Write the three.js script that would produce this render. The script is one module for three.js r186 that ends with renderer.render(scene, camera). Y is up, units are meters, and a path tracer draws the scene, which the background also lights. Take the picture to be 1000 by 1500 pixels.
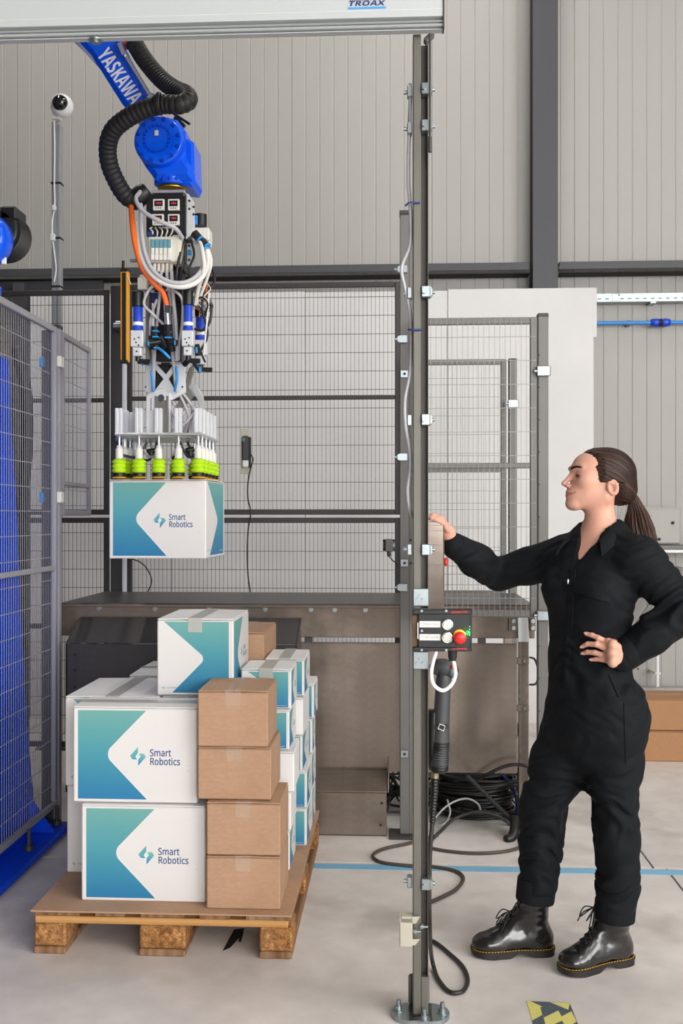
import * as THREE from 'three';
import { mergeGeometries } from 'three/addons/utils/BufferGeometryUtils.js';
import { RectAreaLightUniformsLib } from 'three/addons/lights/RectAreaLightUniformsLib.js';
import { FontLoader } from 'three/addons/loaders/FontLoader.js';
import { ImprovedNoise } from 'three/addons/math/ImprovedNoise.js';
import { TextGeometry } from 'three/addons/geometries/TextGeometry.js';

// ---------------------------------------------------------------- camera, light, exposure
const scene = new THREE.Scene();
scene.background = new THREE.Color(0.05, 0.055, 0.06);
const YAW = 3.05 * Math.PI / 180, FOCAL = 1500, HORIZON = 757, EYE = 1.42;
const camera = new THREE.PerspectiveCamera(2 * Math.atan(0.5) * 180 / Math.PI, 1000 / 1500, 0.05, 60);
camera.position.set(0, EYE, 0);
camera.rotation.y = YAW;
camera.setViewOffset(1000, 1500, 0, -7, 1000, 1500);          // the lens is shifted a little, verticals stay upright
camera.focus = 3.6; camera.userData.fStop = 9;
const renderer = new THREE.WebGLRenderer({ antialias: true });
renderer.toneMapping = THREE.LinearToneMapping;
renderer.toneMappingExposure = 0.96;
renderer.shadowMap.enabled = true;
RectAreaLightUniformsLib.init();
// the hall: x -4.4..6.5, z -7.35..7.5, ceiling at 6.8
const HALL = { x0: -4.4, x1: 6.5, z0: -7.35, z1: 7.5, top: 6.8 };
const WINDOWS = [                                              // frosted daylight windows: wall, centre along it, centre height, width, height, strength
  { wall: 'right', c: 3.2, y: 3.0, w: 7.6, h: 3.6, light: 8 },
  { wall: 'front', c: 2.9, y: 2.8, w: 4.6, h: 3.4, light: 10.5 }];
const LAMPS = [];                                              // LED battens under the ceiling: x, z, length along z, strength
for (const [x, z, k] of [[-2.5, -5.5, 0.75], [0.3, -5.7, 0.55], [3.4, -5.2, 0.5], [3.4, -1.6, 1], [3.4, 1.6, 1], [3.4, 4.6, 1], [5.4, -1.6, 1], [5.4, 1.6, 1], [5.4, 4.6, 1]]) LAMPS.push([x, z, 1.5, k]);
const LAMP_LIGHT = 78;
for (const { wall, c, y, w, h, light } of WINDOWS) {
  const l = new THREE.RectAreaLight(0xf6f7f7, light, w, h); scene.add(l);
  if (wall === 'right') { l.position.set(HALL.x1 - 0.12, y, c); l.lookAt(0, y, c); } else { l.position.set(c, y, HALL.z1 - 0.12); l.lookAt(c, y, 0); }
}

// ---------------------------------------------------------------- helpers
const V = (x, y, z) => new THREE.Vector3(x, y, z);
function rng(s) { return () => { s = (s + 0x6d2b79f5) | 0; let t = Math.imul(s ^ (s >>> 15), 1 | s); t = (t + Math.imul(t ^ (t >>> 7), 61 | t)) ^ t; return ((t ^ (t >>> 14)) >>> 0) / 4294967296; }; }
const R0 = rng(7);
// a place in the hall: a measured point of the photograph (in pixels) carried out to the plane that stands d metres into the hall
function at(px, py, d) {
  const u = (px - 500) / FOCAL, k = d / (u * Math.sin(YAW) + Math.cos(YAW));
  return V(k * (u * Math.cos(YAW) - Math.sin(YAW)), EYE - k * (py - HORIZON) / FOCAL, -d);
}
const X = (px, d) => at(px, HORIZON, d).x, Y = (py, d) => EYE - d * (py - HORIZON) / FOCAL;

function chamferBox(w, h, d, b) {
  const P = [w / 2, h / 2, d / 2]; b = Math.min(b, w * 0.49, h * 0.49, d * 0.49);
  const pt = (c, a) => [0, 1, 2].map((i) => (c >> i & 1 ? 1 : -1) * (i === a ? P[i] : P[i] - b));
  const pos = [], nor = [];
  const A = new THREE.Vector3(), B = new THREE.Vector3(), C = new THREE.Vector3(), n = new THREE.Vector3();
  const tri = (p, q, r) => {
    A.fromArray(p); B.fromArray(q); C.fromArray(r); n.copy(B).sub(A).cross(C.clone().sub(A)).normalize();
    if (n.dot(A.clone().add(B).add(C)) < 0) { [q, r] = [r, q]; n.negate(); }
    pos.push(...p, ...q, ...r); for (let i = 0; i < 3; i++) nor.push(n.x, n.y, n.z);
  };
  const quad = (p, q, r, s) => { tri(p, q, r); tri(p, r, s); };
  for (let a = 0; a < 3; a++) {
    const e = (a + 1) % 3, f = (a + 2) % 3;
    for (const s of [0, 1]) quad(...[[0, 0], [1, 0], [1, 1], [0, 1]].map(([i, j]) => pt(s << a | i << e | j << f, a)));
    if (b > 0) for (const s of [0, 1]) for (const t of [0, 1]) { const c0 = s << a | t << e, c1 = c0 | 1 << f; quad(pt(c0, a), pt(c1, a), pt(c1, e), pt(c0, e)); }
  }
  if (b > 0) for (let c = 0; c < 8; c++) tri(pt(c, 0), pt(c, 1), pt(c, 2));
  const g = new THREE.BufferGeometry();
  g.setAttribute('position', new THREE.Float32BufferAttribute(pos, 3));
  g.setAttribute('normal', new THREE.Float32BufferAttribute(nor, 3));
  return g;
}
const bx = (w, h, d, x, y, z, b = 0.0015) => chamferBox(w, h, d, b).translate(x, y, z);
const span = (x0, x1, y0, y1, z0, z1, b = 0.0015) => bx(Math.abs(x1 - x0), Math.abs(y1 - y0), Math.abs(z1 - z0), (x0 + x1) / 2, (y0 + y1) / 2, (z0 + z1) / 2, b);
function plain(w, h, d, x, y, z) { const g = new THREE.BoxGeometry(w, h, d); g.translate(x, y, z); return g; }
const UP = V(0, 1, 0);
function rod(a, b, r, seg = 8, r2 = r) {
  const L = a.distanceTo(b), g = new THREE.CylinderGeometry(r2, r, L, seg, 1);
  g.applyQuaternion(new THREE.Quaternion().setFromUnitVectors(UP, b.clone().sub(a).normalize()));
  return g.translate((a.x + b.x) / 2, (a.y + b.y) / 2, (a.z + b.z) / 2);
}
function bar(a, b, w, h, bev = 0.001) {                       // a square bar from a to b; w across, h in depth
  const L = a.distanceTo(b), g = chamferBox(w, L, h, bev);
  g.applyQuaternion(new THREE.Quaternion().setFromUnitVectors(UP, b.clone().sub(a).normalize()));
  return g.translate((a.x + b.x) / 2, (a.y + b.y) / 2, (a.z + b.z) / 2);
}
const AX = { x: V(1, 0, 0), y: V(0, 1, 0), z: V(0, 0, 1) };
function cyl(r, h, x, y, z, ax = 'y', seg = 20, r2 = r) { const c = V(x, y, z), a = AX[ax].clone().multiplyScalar(h / 2); return rod(c.clone().sub(a), c.clone().add(a), r, seg, r2); }
const hex = (x, y, z, r, h, ax = 'z') => cyl(r, h, x, y, z, ax, 6, r * 0.93);
function ell(rx, ry, rz, x, y, z, w = 20, h = 14) { const g = new THREE.SphereGeometry(1, w, h); g.scale(rx, ry, rz); return g.translate(x, y, z); }
function lathe(pts, x, y, z, seg = 24, ax = 'y') {
  const g = new THREE.LatheGeometry(pts.map(([r, h]) => new THREE.Vector2(r, h)), seg);
  if (ax !== 'y') g.applyQuaternion(new THREE.Quaternion().setFromUnitVectors(UP, AX[ax]));
  return g.translate(x, y, z);
}
const curve = (pts) => new THREE.CatmullRomCurve3(pts, false, 'centripetal');
function tub(pts, r, seg = 40, rad = 8) {
  const c = curve(pts), g = new THREE.TubeGeometry(c, seg, r, rad, false), ends = [];
  for (const [t, s] of [[0, -1], [1, 1]]) { const e = new THREE.SphereGeometry(r, rad, 5); const p = c.getPoint(t); e.translate(p.x, p.y, p.z); ends.push(e); }
  return [g, ...ends];
}
function sweep(pts, rf, seg, rad) {                           // a round body along a curve, radius rf(t, length so far, angle)
  const c = curve(pts), F = c.computeFrenetFrames(seg, false), L = c.getLength(), pos = [], idx = [];
  for (let i = 0; i <= seg; i++) {
    const p = c.getPointAt(i / seg);
    for (let j = 0; j < rad; j++) {
      const a = j / rad * 2 * Math.PI, r = rf(i / seg, i / seg * L, a), cs = Math.cos(a) * r, sn = Math.sin(a) * r, N = F.normals[i], B = F.binormals[i];
      pos.push(p.x + N.x * cs + B.x * sn, p.y + N.y * cs + B.y * sn, p.z + N.z * cs + B.z * sn);
    }
  }
  for (let i = 0; i < seg; i++) for (let j = 0; j < rad; j++) { const a = i * rad + j, b = i * rad + (j + 1) % rad; idx.push(a, b, a + rad, b, b + rad, a + rad); }
  for (const i of [0, seg]) {
    const k = pos.length / 3, p = c.getPointAt(i / seg); pos.push(p.x, p.y, p.z);
    for (let j = 0; j < rad; j++) { const a = i * rad + j, b = i * rad + (j + 1) % rad; i ? idx.push(k, a, b) : idx.push(k, b, a); }
  }
  const g = new THREE.BufferGeometry();
  g.setAttribute('position', new THREE.Float32BufferAttribute(pos, 3)); g.setIndex(idx); g.computeVertexNormals();
  // the faces must look outwards
  return g;
}
function prism(outline, depth, bev = 0.001, holes = []) {      // outline in x, y; thick in z, centred
  const s = new THREE.Shape(outline.map(([x, y]) => new THREE.Vector2(x, y)));
  for (const h of holes) s.holes.push(new THREE.Path(h.map(([x, y]) => new THREE.Vector2(x, y))));
  const g = new THREE.ExtrudeGeometry(s, { depth: depth - 2 * bev, bevelEnabled: bev > 0, bevelSize: bev, bevelThickness: bev, bevelSegments: 1, bevelOffset: -bev, curveSegments: 12 });
  return g.translate(0, 0, -depth / 2 + bev);
}
function merge(gs) {
  gs = [gs].flat(9).filter(Boolean).map((g) => { const k = g.index ? g.toNonIndexed() : g.clone(); for (const n of Object.keys(k.attributes)) if (!['position', 'normal', 'uv', 'color'].includes(n)) k.deleteAttribute(n); k.morphAttributes = {}; k.clearGroups(); return k; });
  const c = gs.some((g) => g.attributes.color);
  for (const g of gs) {
    const n = g.attributes.position.count;
    if (!g.attributes.uv) g.setAttribute('uv', new THREE.Float32BufferAttribute(new Float32Array(n * 2), 2));
    if (c && !g.attributes.color) g.setAttribute('color', new THREE.Float32BufferAttribute(new Float32Array(n * 3).fill(1), 3));
  }
  return gs.length === 1 ? gs[0] : mergeGeometries(gs);
}
function metreUV(g, turn) {
  const p = g.attributes.position, n = g.attributes.normal, uv = new Float32Array(p.count * 2);
  for (let i = 0; i < p.count; i++) {
    const ax = Math.abs(n.getX(i)), ay = Math.abs(n.getY(i)), az = Math.abs(n.getZ(i)), x = p.getX(i), y = p.getY(i), z = p.getZ(i);
    let u, v;
    if (ay >= ax && ay >= az) [u, v] = [x, z]; else if (ax >= az) [u, v] = [z, y]; else [u, v] = [x, y];
    if (turn) [u, v] = [v, u];
    uv[i * 2] = u; uv[i * 2 + 1] = v;
  }
  g.setAttribute('uv', new THREE.BufferAttribute(uv, 2));
}
const taken = new Map();
function numbered(name) { const n = taken.get(name) ?? 0; taken.set(name, n + 1); return n ? `${name}_${String(n).padStart(3, '0')}` : name; }
function part(name, gs, mat, parent, o = {}) {                 // several shapes that are one piece become ONE mesh
  const g = merge(gs);
  if (mat.userData.metres && !o.keepUV) metreUV(g, o.turn);
  const m = new THREE.Mesh(g, mat); m.name = parent ? name : numbered(name); m.castShadow = m.receiveShadow = true;
  if (o.label) m.userData.label = o.label;
  if (o.stuff) m.userData.kind = 'stuff';
  (parent ?? scene).add(m); return m;
}
function tag(o, label, category, group) { o.userData.label = label; o.userData.category = category; if (group) o.userData.group = group; return o; }
function rebase(o, low) {                                      // move the origin of a thing to its base
  const b = new THREE.Box3().setFromObject(o), c = V((b.min.x + b.max.x) / 2, b.min.y, (b.min.z + b.max.z) / 2);
  o.traverse((m) => { if (m.isMesh) m.geometry.translate(-c.x, -c.y, -c.z); }); o.position.copy(c); return o;
}
function thing(name, label, category, build, group) {
  const o = new THREE.Group(); o.name = numbered(name); scene.add(o); tag(o, label, category, group);
  build(o); return rebase(o);
}
function single(name, gs, mat, label, category, group, o) { const m = part(name, gs, mat, null, o); tag(m, label, category, group); return rebase(m); }
function struct(name, gs, mat, o) { const m = part(name, gs, mat, null, o); m.userData.kind = 'structure'; return m; }

// ---------------------------------------------------------------- textures and materials
function noise(size, cells, oct, seed, gain = 0.5) {           // tiling value noise, 0..1
  const r = rng(seed), out = new Float32Array(size * size); let amp = 1, sum = 0;
  for (let o = 0, c = cells; o < oct; o++, c *= 2, amp *= gain) {
    const gr = new Float32Array(c * c).map(() => r()); sum += amp;
    for (let y = 0; y < size; y++) for (let x = 0; x < size; x++) {
      const fx = x / size * c, fy = y / size * c, ix = Math.floor(fx), iy = Math.floor(fy); let tx = fx - ix, ty = fy - iy; tx = tx * tx * (3 - 2 * tx); ty = ty * ty * (3 - 2 * ty);
      const i1 = (ix + 1) % c, j1 = (iy + 1) % c, i0 = ix % c, j0 = iy % c;
      out[y * size + x] += amp * ((gr[j0 * c + i0] * (1 - tx) + gr[j0 * c + i1] * tx) * (1 - ty) + (gr[j1 * c + i0] * (1 - tx) + gr[j1 * c + i1] * tx) * ty);
    }
  }
  for (let i = 0; i < out.length; i++) out[i] /= sum;
  return out;
}
function dataTex(size, f, metres, srgb = true) {
  const d = new Uint8Array(size * size * 4);
  for (let i = 0; i < size * size; i++) { const c = f(i, i % size, Math.floor(i / size)); d[i * 4] = c[0]; d[i * 4 + 1] = c[1]; d[i * 4 + 2] = c[2]; d[i * 4 + 3] = 255; }
  const t = new THREE.DataTexture(d, size, size); t.wrapS = t.wrapT = THREE.RepeatWrapping; t.magFilter = THREE.LinearFilter; t.minFilter = THREE.LinearMipmapLinearFilter; t.generateMipmaps = true;
  if (srgb) t.colorSpace = THREE.SRGBColorSpace; t.repeat.set(1 / metres, 1 / metres); t.needsUpdate = true; return t;
}
const cl = (x) => Math.max(0, Math.min(255, x));
const mat = (hexv, rough = 0.5, metal = 0, o = {}) => new THREE.MeshStandardMaterial({ color: hexv, roughness: rough, metalness: metal, ...o });
const phys = (hexv, rough, metal, o = {}) => new THREE.MeshPhysicalMaterial({ color: hexv, roughness: rough, metalness: metal, ...o });
const metres = (m) => { m.userData.metres = true; return m; };
const n1 = noise(512, 4, 7, 11), n2 = noise(512, 16, 5, 12), n3 = noise(512, 64, 3, 13), n4 = noise(512, 3, 6, 14, 0.6), grey = (v) => [v, v, v];
const fN1 = noise(1024, 3, 8, 21, 0.55), fN2 = noise(1024, 40, 4, 22), fN3 = noise(1024, 6, 5, 23, 0.6);
const M = {};
M.concrete = metres(new THREE.MeshStandardMaterial({
  roughness: 0.62, bumpScale: 0.0006,
  map: dataTex(1024, (i) => { const a = (fN1[i] - 0.5) * 70, b = (fN2[i] - 0.5) * 22, s = Math.max(0, fN3[i] - 0.6) * 130; return [cl(215 + a + b - s), cl(207 + a + b - s * 1.02), cl(202 + a + b - s * 1.06)]; }, 3.1),
  roughnessMap: dataTex(512, (i) => grey(cl(195 + (n1[i] - 0.5) * 160)), 2.3, false), bumpMap: dataTex(512, (i) => grey(cl(128 + (n3[i] - 0.5) * 200)), 0.5, false),
}));
M.wall = mat(0xaca9a4, 0.55);
M.ceiling = mat(0x7c7d7c, 0.8);
M.wallDull = mat(0x5c5a58, 0.7);
M.board = metres(mat(0xffffff, 0.6, 0, { map: dataTex(256, (i, x, y) => { const v = 217 + (n1[(y * 2) * 512 + x * 2] - 0.5) * 14; return [cl(v), cl(v - 2), cl(v - 3)]; }, 1.7) }));
M.girder = mat(0x4c4c50, 0.55, 0.1);
M.frameGrey = mat(0x6e6b68, 0.5, 0.15);
M.frameDark = mat(0x3e3b39, 0.5, 0.15);
M.postGrey = mat(0x6a675f, 0.42, 0.2);
M.postDark = mat(0x524d47, 0.5, 0.2);
M.fenceLight = mat(0x9b9aa0, 0.45, 0.2);
M.wire = mat(0x4a4741, 0.5, 0.3);
M.wireLight = mat(0x8d8a86, 0.45, 0.3);
M.zinc = mat(0x9fa8ab, 0.34, 0.85);
M.chrome = mat(0xd8d8d8, 0.16, 1);
M.alu = mat(0xd9dadb, 0.32, 0.75);
M.aluWhite = mat(0xdcdde0, 0.4, 0.3);
M.brass = mat(0xc9a43c, 0.3, 0.9);
M.steel = metres(new THREE.MeshStandardMaterial({
  metalness: 0.55, roughness: 0.42, color: 0xdcd6d2,
  map: dataTex(512, (i, x, y) => { const g = (n3[(y % 16) * 512 + x] - 0.5) * 14, a = (n1[i] - 0.5) * 40, s = Math.max(0, n4[i] - 0.62) * 150; return [cl(160 + g + a + s), cl(150 + g + a + s), cl(141 + g + a + s)]; }, 1.3),
  roughnessMap: dataTex(512, (i) => grey(cl(120 + (n4[i] - 0.5) * 170)), 0.9, false),
}));
M.steelDark = metres(new THREE.MeshStandardMaterial({
  metalness: 0.55, roughness: 0.4, color: 0xc4c2c6,
  map: dataTex(512, (i, x, y) => { const g = (n3[(y % 16) * 512 + x] - 0.5) * 10, a = (n1[i] - 0.5) * 26; return [cl(104 + g + a), cl(101 + g + a), cl(101 + g + a)]; }, 1.1),
}));
M.kraft = metres(new THREE.MeshStandardMaterial({ roughness: 0.78,
  map: dataTex(512, (i, x, y) => { const f = (n3[(y % 128) * 512 + (x >> 1)] - 0.5) * 12, a = (n1[i] - 0.5) * 16; return [cl(178 + f + a), cl(141 + f + a), cl(112 + f + a)]; }, 0.4),
  bumpMap: dataTex(256, (i, x, y) => grey(cl(128 + Math.sin(y / 256 * 2 * Math.PI * 60) * 40 + (n2[(y * 2) * 512 + x * 2] - 0.5) * 90)), 0.4, false), bumpScale: 0.0004 }));
M.kraftDeep = metres(new THREE.MeshStandardMaterial({ roughness: 0.78, map: dataTex(256, (i, x, y) => { const f = (n3[y * 1024 + x * 2] - 0.5) * 12; return [cl(168 + f), cl(124 + f), cl(86 + f)]; }, 0.4) }));
M.flute = metres(mat(0xffffff, 0.85, 0, { map: dataTex(128, (i, x, y) => grey(cl(150 + Math.sin(x / 128 * 2 * Math.PI * 12) * 70)), 0.06) })); M.flute.color.set(0xc9a07a);
M.whiteCard = mat(0xe6e3e1, 0.7);
M.osb = metres(new THREE.MeshStandardMaterial({ roughness: 0.85, bumpScale: 0.004,
  map: dataTex(512, (i, x, y) => { const a = (n2[i] - 0.5) * 130, b = (n3[((y * 3) % 512) * 512 + x] - 0.5) * 110, c = (n1[i] - 0.5) * 60; return [cl(158 + a + b + c), cl(110 + a * 0.85 + b * 0.9 + c), cl(62 + a * 0.6 + b * 0.7 + c)]; }, 0.22),
  bumpMap: dataTex(512, (i, x, y) => grey(cl(128 + (n2[i] - 0.5) * 200 + (n3[((y * 3) % 512) * 512 + x] - 0.5) * 120)), 0.22, false) }));
const wood = (r, g, b, seed) => { const w = noise(256, 4, 6, seed); return metres(new THREE.MeshStandardMaterial({ roughness: 0.8,
  map: dataTex(256, (i, x, y) => { const v = w[y * 256 + (x >> 4)], s = Math.sin((y / 256 * 26 + v * 7) * 2) * 12 + (v - 0.5) * 70; return [cl(r + s), cl(g + s), cl(b + s)]; }, 0.3) })); };
M.woodLight = wood(190, 140, 82, 31); M.woodGrey = wood(138, 112, 84, 32); M.woodBrown = wood(136, 100, 70, 33);
M.blue = phys(0x005af0, 0.45, 0, { clearcoat: 0.6, clearcoatRoughness: 0.06, specularIntensity: 0.3 });
M.blueDeep = phys(0x0044d4, 0.5, 0, { specularIntensity: 0.4 });
M.blueCup = mat(0x2448c4, 0.35);
M.bluePipe = mat(0x2f86d6, 0.35);
M.blueFit = mat(0x1444c8, 0.35);
M.blueRing = mat(0x2a92d8, 0.4);
M.black = mat(0x131314, 0.42);
M.blackMatt = mat(0x19191b, 0.7);
M.blackRubber = mat(0x1d1c1b, 0.55);
M.cable = mat(0x24211f, 0.45);
M.cableBrown = mat(0x4a3f38, 0.5);
M.charcoal = mat(0x3c3d40, 0.5);
M.white = mat(0xeeeeee, 0.4);
M.offWhite = mat(0xdedcd4, 0.5);
M.cream = mat(0xb9b4a1, 0.5);
M.beige = mat(0xcfcabb, 0.5);
M.greyHose = mat(0xb9b7bb, 0.4);
M.orange = mat(0xf06a1e, 0.45);
M.yellow = mat(0xf2a50c, 0.45);
M.lime = mat(0xb4e010, 0.42);
M.amber = mat(0xe0a51c, 0.45);
M.red = mat(0xd8201f, 0.35);
M.pink = mat(0xe0305c, 0.4);
M.tealPart = mat(0x5b98a8, 0.4);
M.logoBlue = mat(0x1b2f6b, 0.5); M.logoCyan = mat(0x3a9ad8, 0.5);
M.tapeBlue = mat(0x7fb6d6, 0.6);
M.tapeClear = phys(0xe9dfd0, 0.22, 0, { transparent: true, opacity: 0.09 });
M.tapeGrey = phys(0xcfcfc9, 0.25, 0, { transparent: true, opacity: 0.6 });
M.led = mat(0x20e05a, 0.3, 0, { emissive: 0x18ff58, emissiveIntensity: 1.6 });
M.lamp = mat(0xffffff, 0.6, 0, { emissive: 0xffffff, emissiveIntensity: 2.5 });
M.pane = mat(0xffffff, 0.5, 0, { emissive: 0xfffdfa, emissiveIntensity: 1.6 });
M.gateWhite = mat(0xb8bcbc, 0.4, 0.05);
M.bronze = mat(0x6b4f36, 0.5, 0.3);
M.redDull = mat(0xa01818, 0.5);
M.tealGrey = mat(0x5f6f74, 0.4);
M.brassDull = mat(0x9a8a6a, 0.4, 0.7);
M.alu2 = mat(0xa7a7ab, 0.4, 0.3);
M.blackGloss = phys(0x080808, 0.08, 0, { clearcoat: 1, clearcoatRoughness: 0.03 });
M.skin = phys(0xffffff, 0.48, 0, { vertexColors: true, specularIntensity: 0.6 });
M.nail = mat(0xdba89a, 0.3);
M.eyeWhite = mat(0xd8d0c8, 0.2);
M.iris = mat(0x4a3a2c, 0.15);
M.hairDark = mat(0x2a1b16, 0.6);
M.hairPlain = mat(0x4a3226, 0.5);
M.hair = phys(0xffffff, 0.5, 0, { vertexColors: true, specularIntensity: 0.55 });
M.navy = phys(0x090d12, 0.8, 0, { specularIntensity: 0.5, sheen: 0.5, sheenRoughness: 0.35, sheenColor: new THREE.Color(0x4a6480) });
M.leather = phys(0x0b0a0a, 0.3, 0, { clearcoat: 0.8, clearcoatRoughness: 0.18 });
M.sole = mat(0x1b1512, 0.5);
M.stitch = mat(0xc79a2a, 0.6);
M.stitchDull = mat(0x6a5a34, 0.7);
// ---------------------------------------------------------------- the hall
{
  const T = 0.25, { x0, x1, z0, z1, top } = HALL;
  // floor slabs: the joints run along the blue line and away from it
  const fl = new THREE.Group(); fl.name = numbered('floor'); fl.userData.kind = 'structure'; scene.add(fl);
  const jz = -4.2, jx = at(985, 1272, 4.1).x, gap = 0.004;
  part('floor_slab', span(x0, jx - gap, -T, 0, jz + gap, z1, 0.001), M.concrete, fl);
  part('floor_slab', span(jx + gap, x1, -T, 0, jz + gap, z1, 0.001), M.concrete, fl);
  part('floor_slab', span(x0, jx - gap - 0.05, -T, 0, z0, jz - gap, 0.001), M.concrete, fl);
  part('floor_slab', span(jx + gap - 0.05, x1, -T, 0, z0, jz - gap, 0.001), M.concrete, fl);
  part('joint_filler', span(x0, x1, -T, -0.012, z0, z1, 0), M.blackMatt, fl);
  struct('ceiling', span(x0, x1, top, top + T, z0, z1, 0), M.ceiling);
  struct('wall_left', span(x0 - T, x0, -T, top + T, z0 - T, z1 + T, 0), M.wallDull);
  const { c: wx, y: wy, w: ww, h: wh } = WINDOWS[1], { c: rz, y: ry, w: rw, h: rh } = WINDOWS[0];
  struct('wall_front', [span(x0, wx - ww / 2, 0, top, z1, z1 + T, 0), span(wx + ww / 2, x1, 0, top, z1, z1 + T, 0), span(wx - ww / 2, wx + ww / 2, 0, wy - wh / 2, z1, z1 + T, 0), span(wx - ww / 2, wx + ww / 2, wy + wh / 2, top, z1, z1 + T, 0)], M.wallDull);
  struct('wall_right', [span(x1, x1 + T, -T, top + T, z0 - T, rz - rw / 2, 0), span(x1, x1 + T, -T, top + T, rz + rw / 2, z1 + T, 0), span(x1, x1 + T, -T, ry - rh / 2, rz - rw / 2, rz + rw / 2, 0), span(x1, x1 + T, ry + rh / 2, top + T, rz - rw / 2, rz + rw / 2, 0)], M.wallDull);
  const wn = new THREE.Group(); wn.name = 'window_1'; wn.userData.kind = 'structure'; scene.add(wn);
  part('window_pane', span(x1 - 0.02, x1 + 0.03, ry - rh / 2, ry + rh / 2, rz - rw / 2, rz + rw / 2, 0), M.pane, wn);
  for (let i = 0; i <= 6; i++) part('window_bar', bx(0.06, rh, 0.06, x1 - 0.04, ry, rz - rw / 2 + rw * i / 6), M.frameGrey, wn);
  for (let i = 0; i <= 2; i++) part('window_bar', bx(0.05, 0.06, rw, x1 - 0.04, ry - rh / 2 + rh * i / 2, rz), M.frameGrey, wn);
  const w2 = new THREE.Group(); w2.name = 'window_2'; w2.userData.kind = 'structure'; scene.add(w2);
  part('window_pane', span(wx - ww / 2, wx + ww / 2, wy - wh / 2, wy + wh / 2, z1 - 0.02, z1 + 0.03, 0), M.pane, w2);
  for (let i = 0; i <= 4; i++) part('window_bar', bx(0.06, wh, 0.06, wx - ww / 2 + ww * i / 4, wy, z1 - 0.04), M.frameGrey, w2);
  for (let i = 0; i <= 2; i++) part('window_bar', bx(ww, 0.06, 0.05, wx, wy - wh / 2 + wh * i / 2, z1 - 0.04), M.frameGrey, w2);
  // wall of insulated panels: each 1 m panel is ribbed every 100 mm
  const wb = new THREE.Group(); wb.name = 'wall_back'; wb.userData.kind = 'structure'; scene.add(wb);
  const face = -7.3, jo = X(841, 7.3), P = (w) => {
    const s = [[0.0008, -0.1], [0.0008, 0.0005], [0.003, 0.002]];
    for (let k = 1; k < 10; k++) { const c = k * 0.1; s.push([c - 0.009, 0.002], [c - 0.0055, 0.0002], [c, 0.0002], [c + 0.0055, 0.0040], [c + 0.009, 0.002]); }
    s.push([w - 0.004, 0.002], [w - 0.0012, 0.0005], [w - 0.0012, -0.1]); return s;
  };
  const panelGeo = new THREE.ExtrudeGeometry(new THREE.Shape(P(1).map(([x, z]) => new THREE.Vector2(x, z))), { depth: top, bevelEnabled: false });
  panelGeo.rotateX(-Math.PI / 2); // outline (x, z) -> x, -z ; height up
  panelGeo.scale(1, 1, -1); { const ix = panelGeo.attributes.position.array; for (let i = 0; i < ix.length; i += 9) for (let k = 0; k < 3; k++) { const t = ix[i + 3 + k]; ix[i + 3 + k] = ix[i + 6 + k]; ix[i + 6 + k] = t; } panelGeo.computeVertexNormals(); }
  for (let k = -6; k < 6; k++) {
    const xx = jo + k; if (xx + 1 < x0 || xx > x1) continue;
    const m = new THREE.Mesh(panelGeo, M.wall); m.name = 'wall_panel'; m.position.set(xx, 0, face); m.castShadow = m.receiveShadow = true; wb.add(m);
  }
  part('wall_core', span(x0, x1, -T, top + T, face - 0.3, face - 0.012, 0), M.wall, wb);
  // steel frame of the hall
  const col = (name, xa, xb, y1) => {
    const g = new THREE.Group(); g.name = name; g.userData.kind = 'structure'; scene.add(g);
    part('flange', span(xa, xb, 0, y1, -7.15, -7.13, 0.002), M.girder, g); part('flange', span(xa, xb, 0, y1, -7.28, -7.26, 0.002), M.girder, g);
    part('web', span((xa + xb) / 2 - 0.006, (xa + xb) / 2 + 0.006, 0, y1, -7.26, -7.15, 0), M.girder, g); return g;
  };
  const cx0 = X(780, 7.13), cx1 = X(817, 7.13);
  col('steel_column', cx0, cx1, top); col('steel_column_left', X(16, 7.13), X(44, 7.13), Y(420, 7.13));
  const gy1 = Y(386, 7.15), gy0 = Y(397, 7.15);
  for (const [n, xa, xb] of [['trim_1', x0, cx0 - 0.015], ['trim_2', cx1 + 0.015, x1]]) {
    const g = new THREE.Group(); g.name = n; g.userData.kind = 'structure'; scene.add(g);
    part('web', span(xa, xb, gy0, gy1, -7.18, -7.17, 0.001), M.girder, g); part('flange', span(xa, xb, gy1 - 0.006, gy1, -7.28, -7.18, 0.001), M.girder, g); part('flange', span(xa, xb, gy0 - 0.03, gy0 - 0.024, -7.28, -7.15, 0.001), M.blackMatt, g);
  }
  { const g = new THREE.Group(); g.name = 'trim_3'; g.userData.kind = 'structure'; scene.add(g);   // lower steel beam on the left
    part('web', span(x0, X(150, 7.2), Y(420, 7.2), Y(404, 7.2), -7.24, -7.2, 0.002), M.girder, g);
    part('bracket', span(X(18, 7.1), X(34, 7.1), Y(422, 7.1), Y(408, 7.1), -7.2, -7.1, 0.003), M.girder, g); }
  // white insulating boards that stand in front of the wall
  const seams = [X(45, 7.1), X(252, 7.1), X(447, 7.1), X(655, 7.1), X(869, 7.1)], tops = [426, 426, 427, 425];
  const where = ['leftmost tall white board behind the mesh fence, beside the dark steel column', 'tall white board behind the mesh fence, straight behind the hanging gripper', 'tall white board behind the mesh fence, behind the small wall handset', 'rightmost tall white board, behind the woman and under the grey steel column'];
  for (let i = 0; i < 4; i++) single('white_board', [span(seams[i] + 0.0015, seams[i + 1] - 0.0015, 0.0, Y(tops[i], 7.08), -7.115, -7.08, 0.004), i === 3 ? span(seams[4] - 0.02, seams[4] + 0.02, Y(497, 7.08), Y(425, 7.08), -7.117, -7.082, 0.004) : null], M.board, where[i], 'board');
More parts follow.
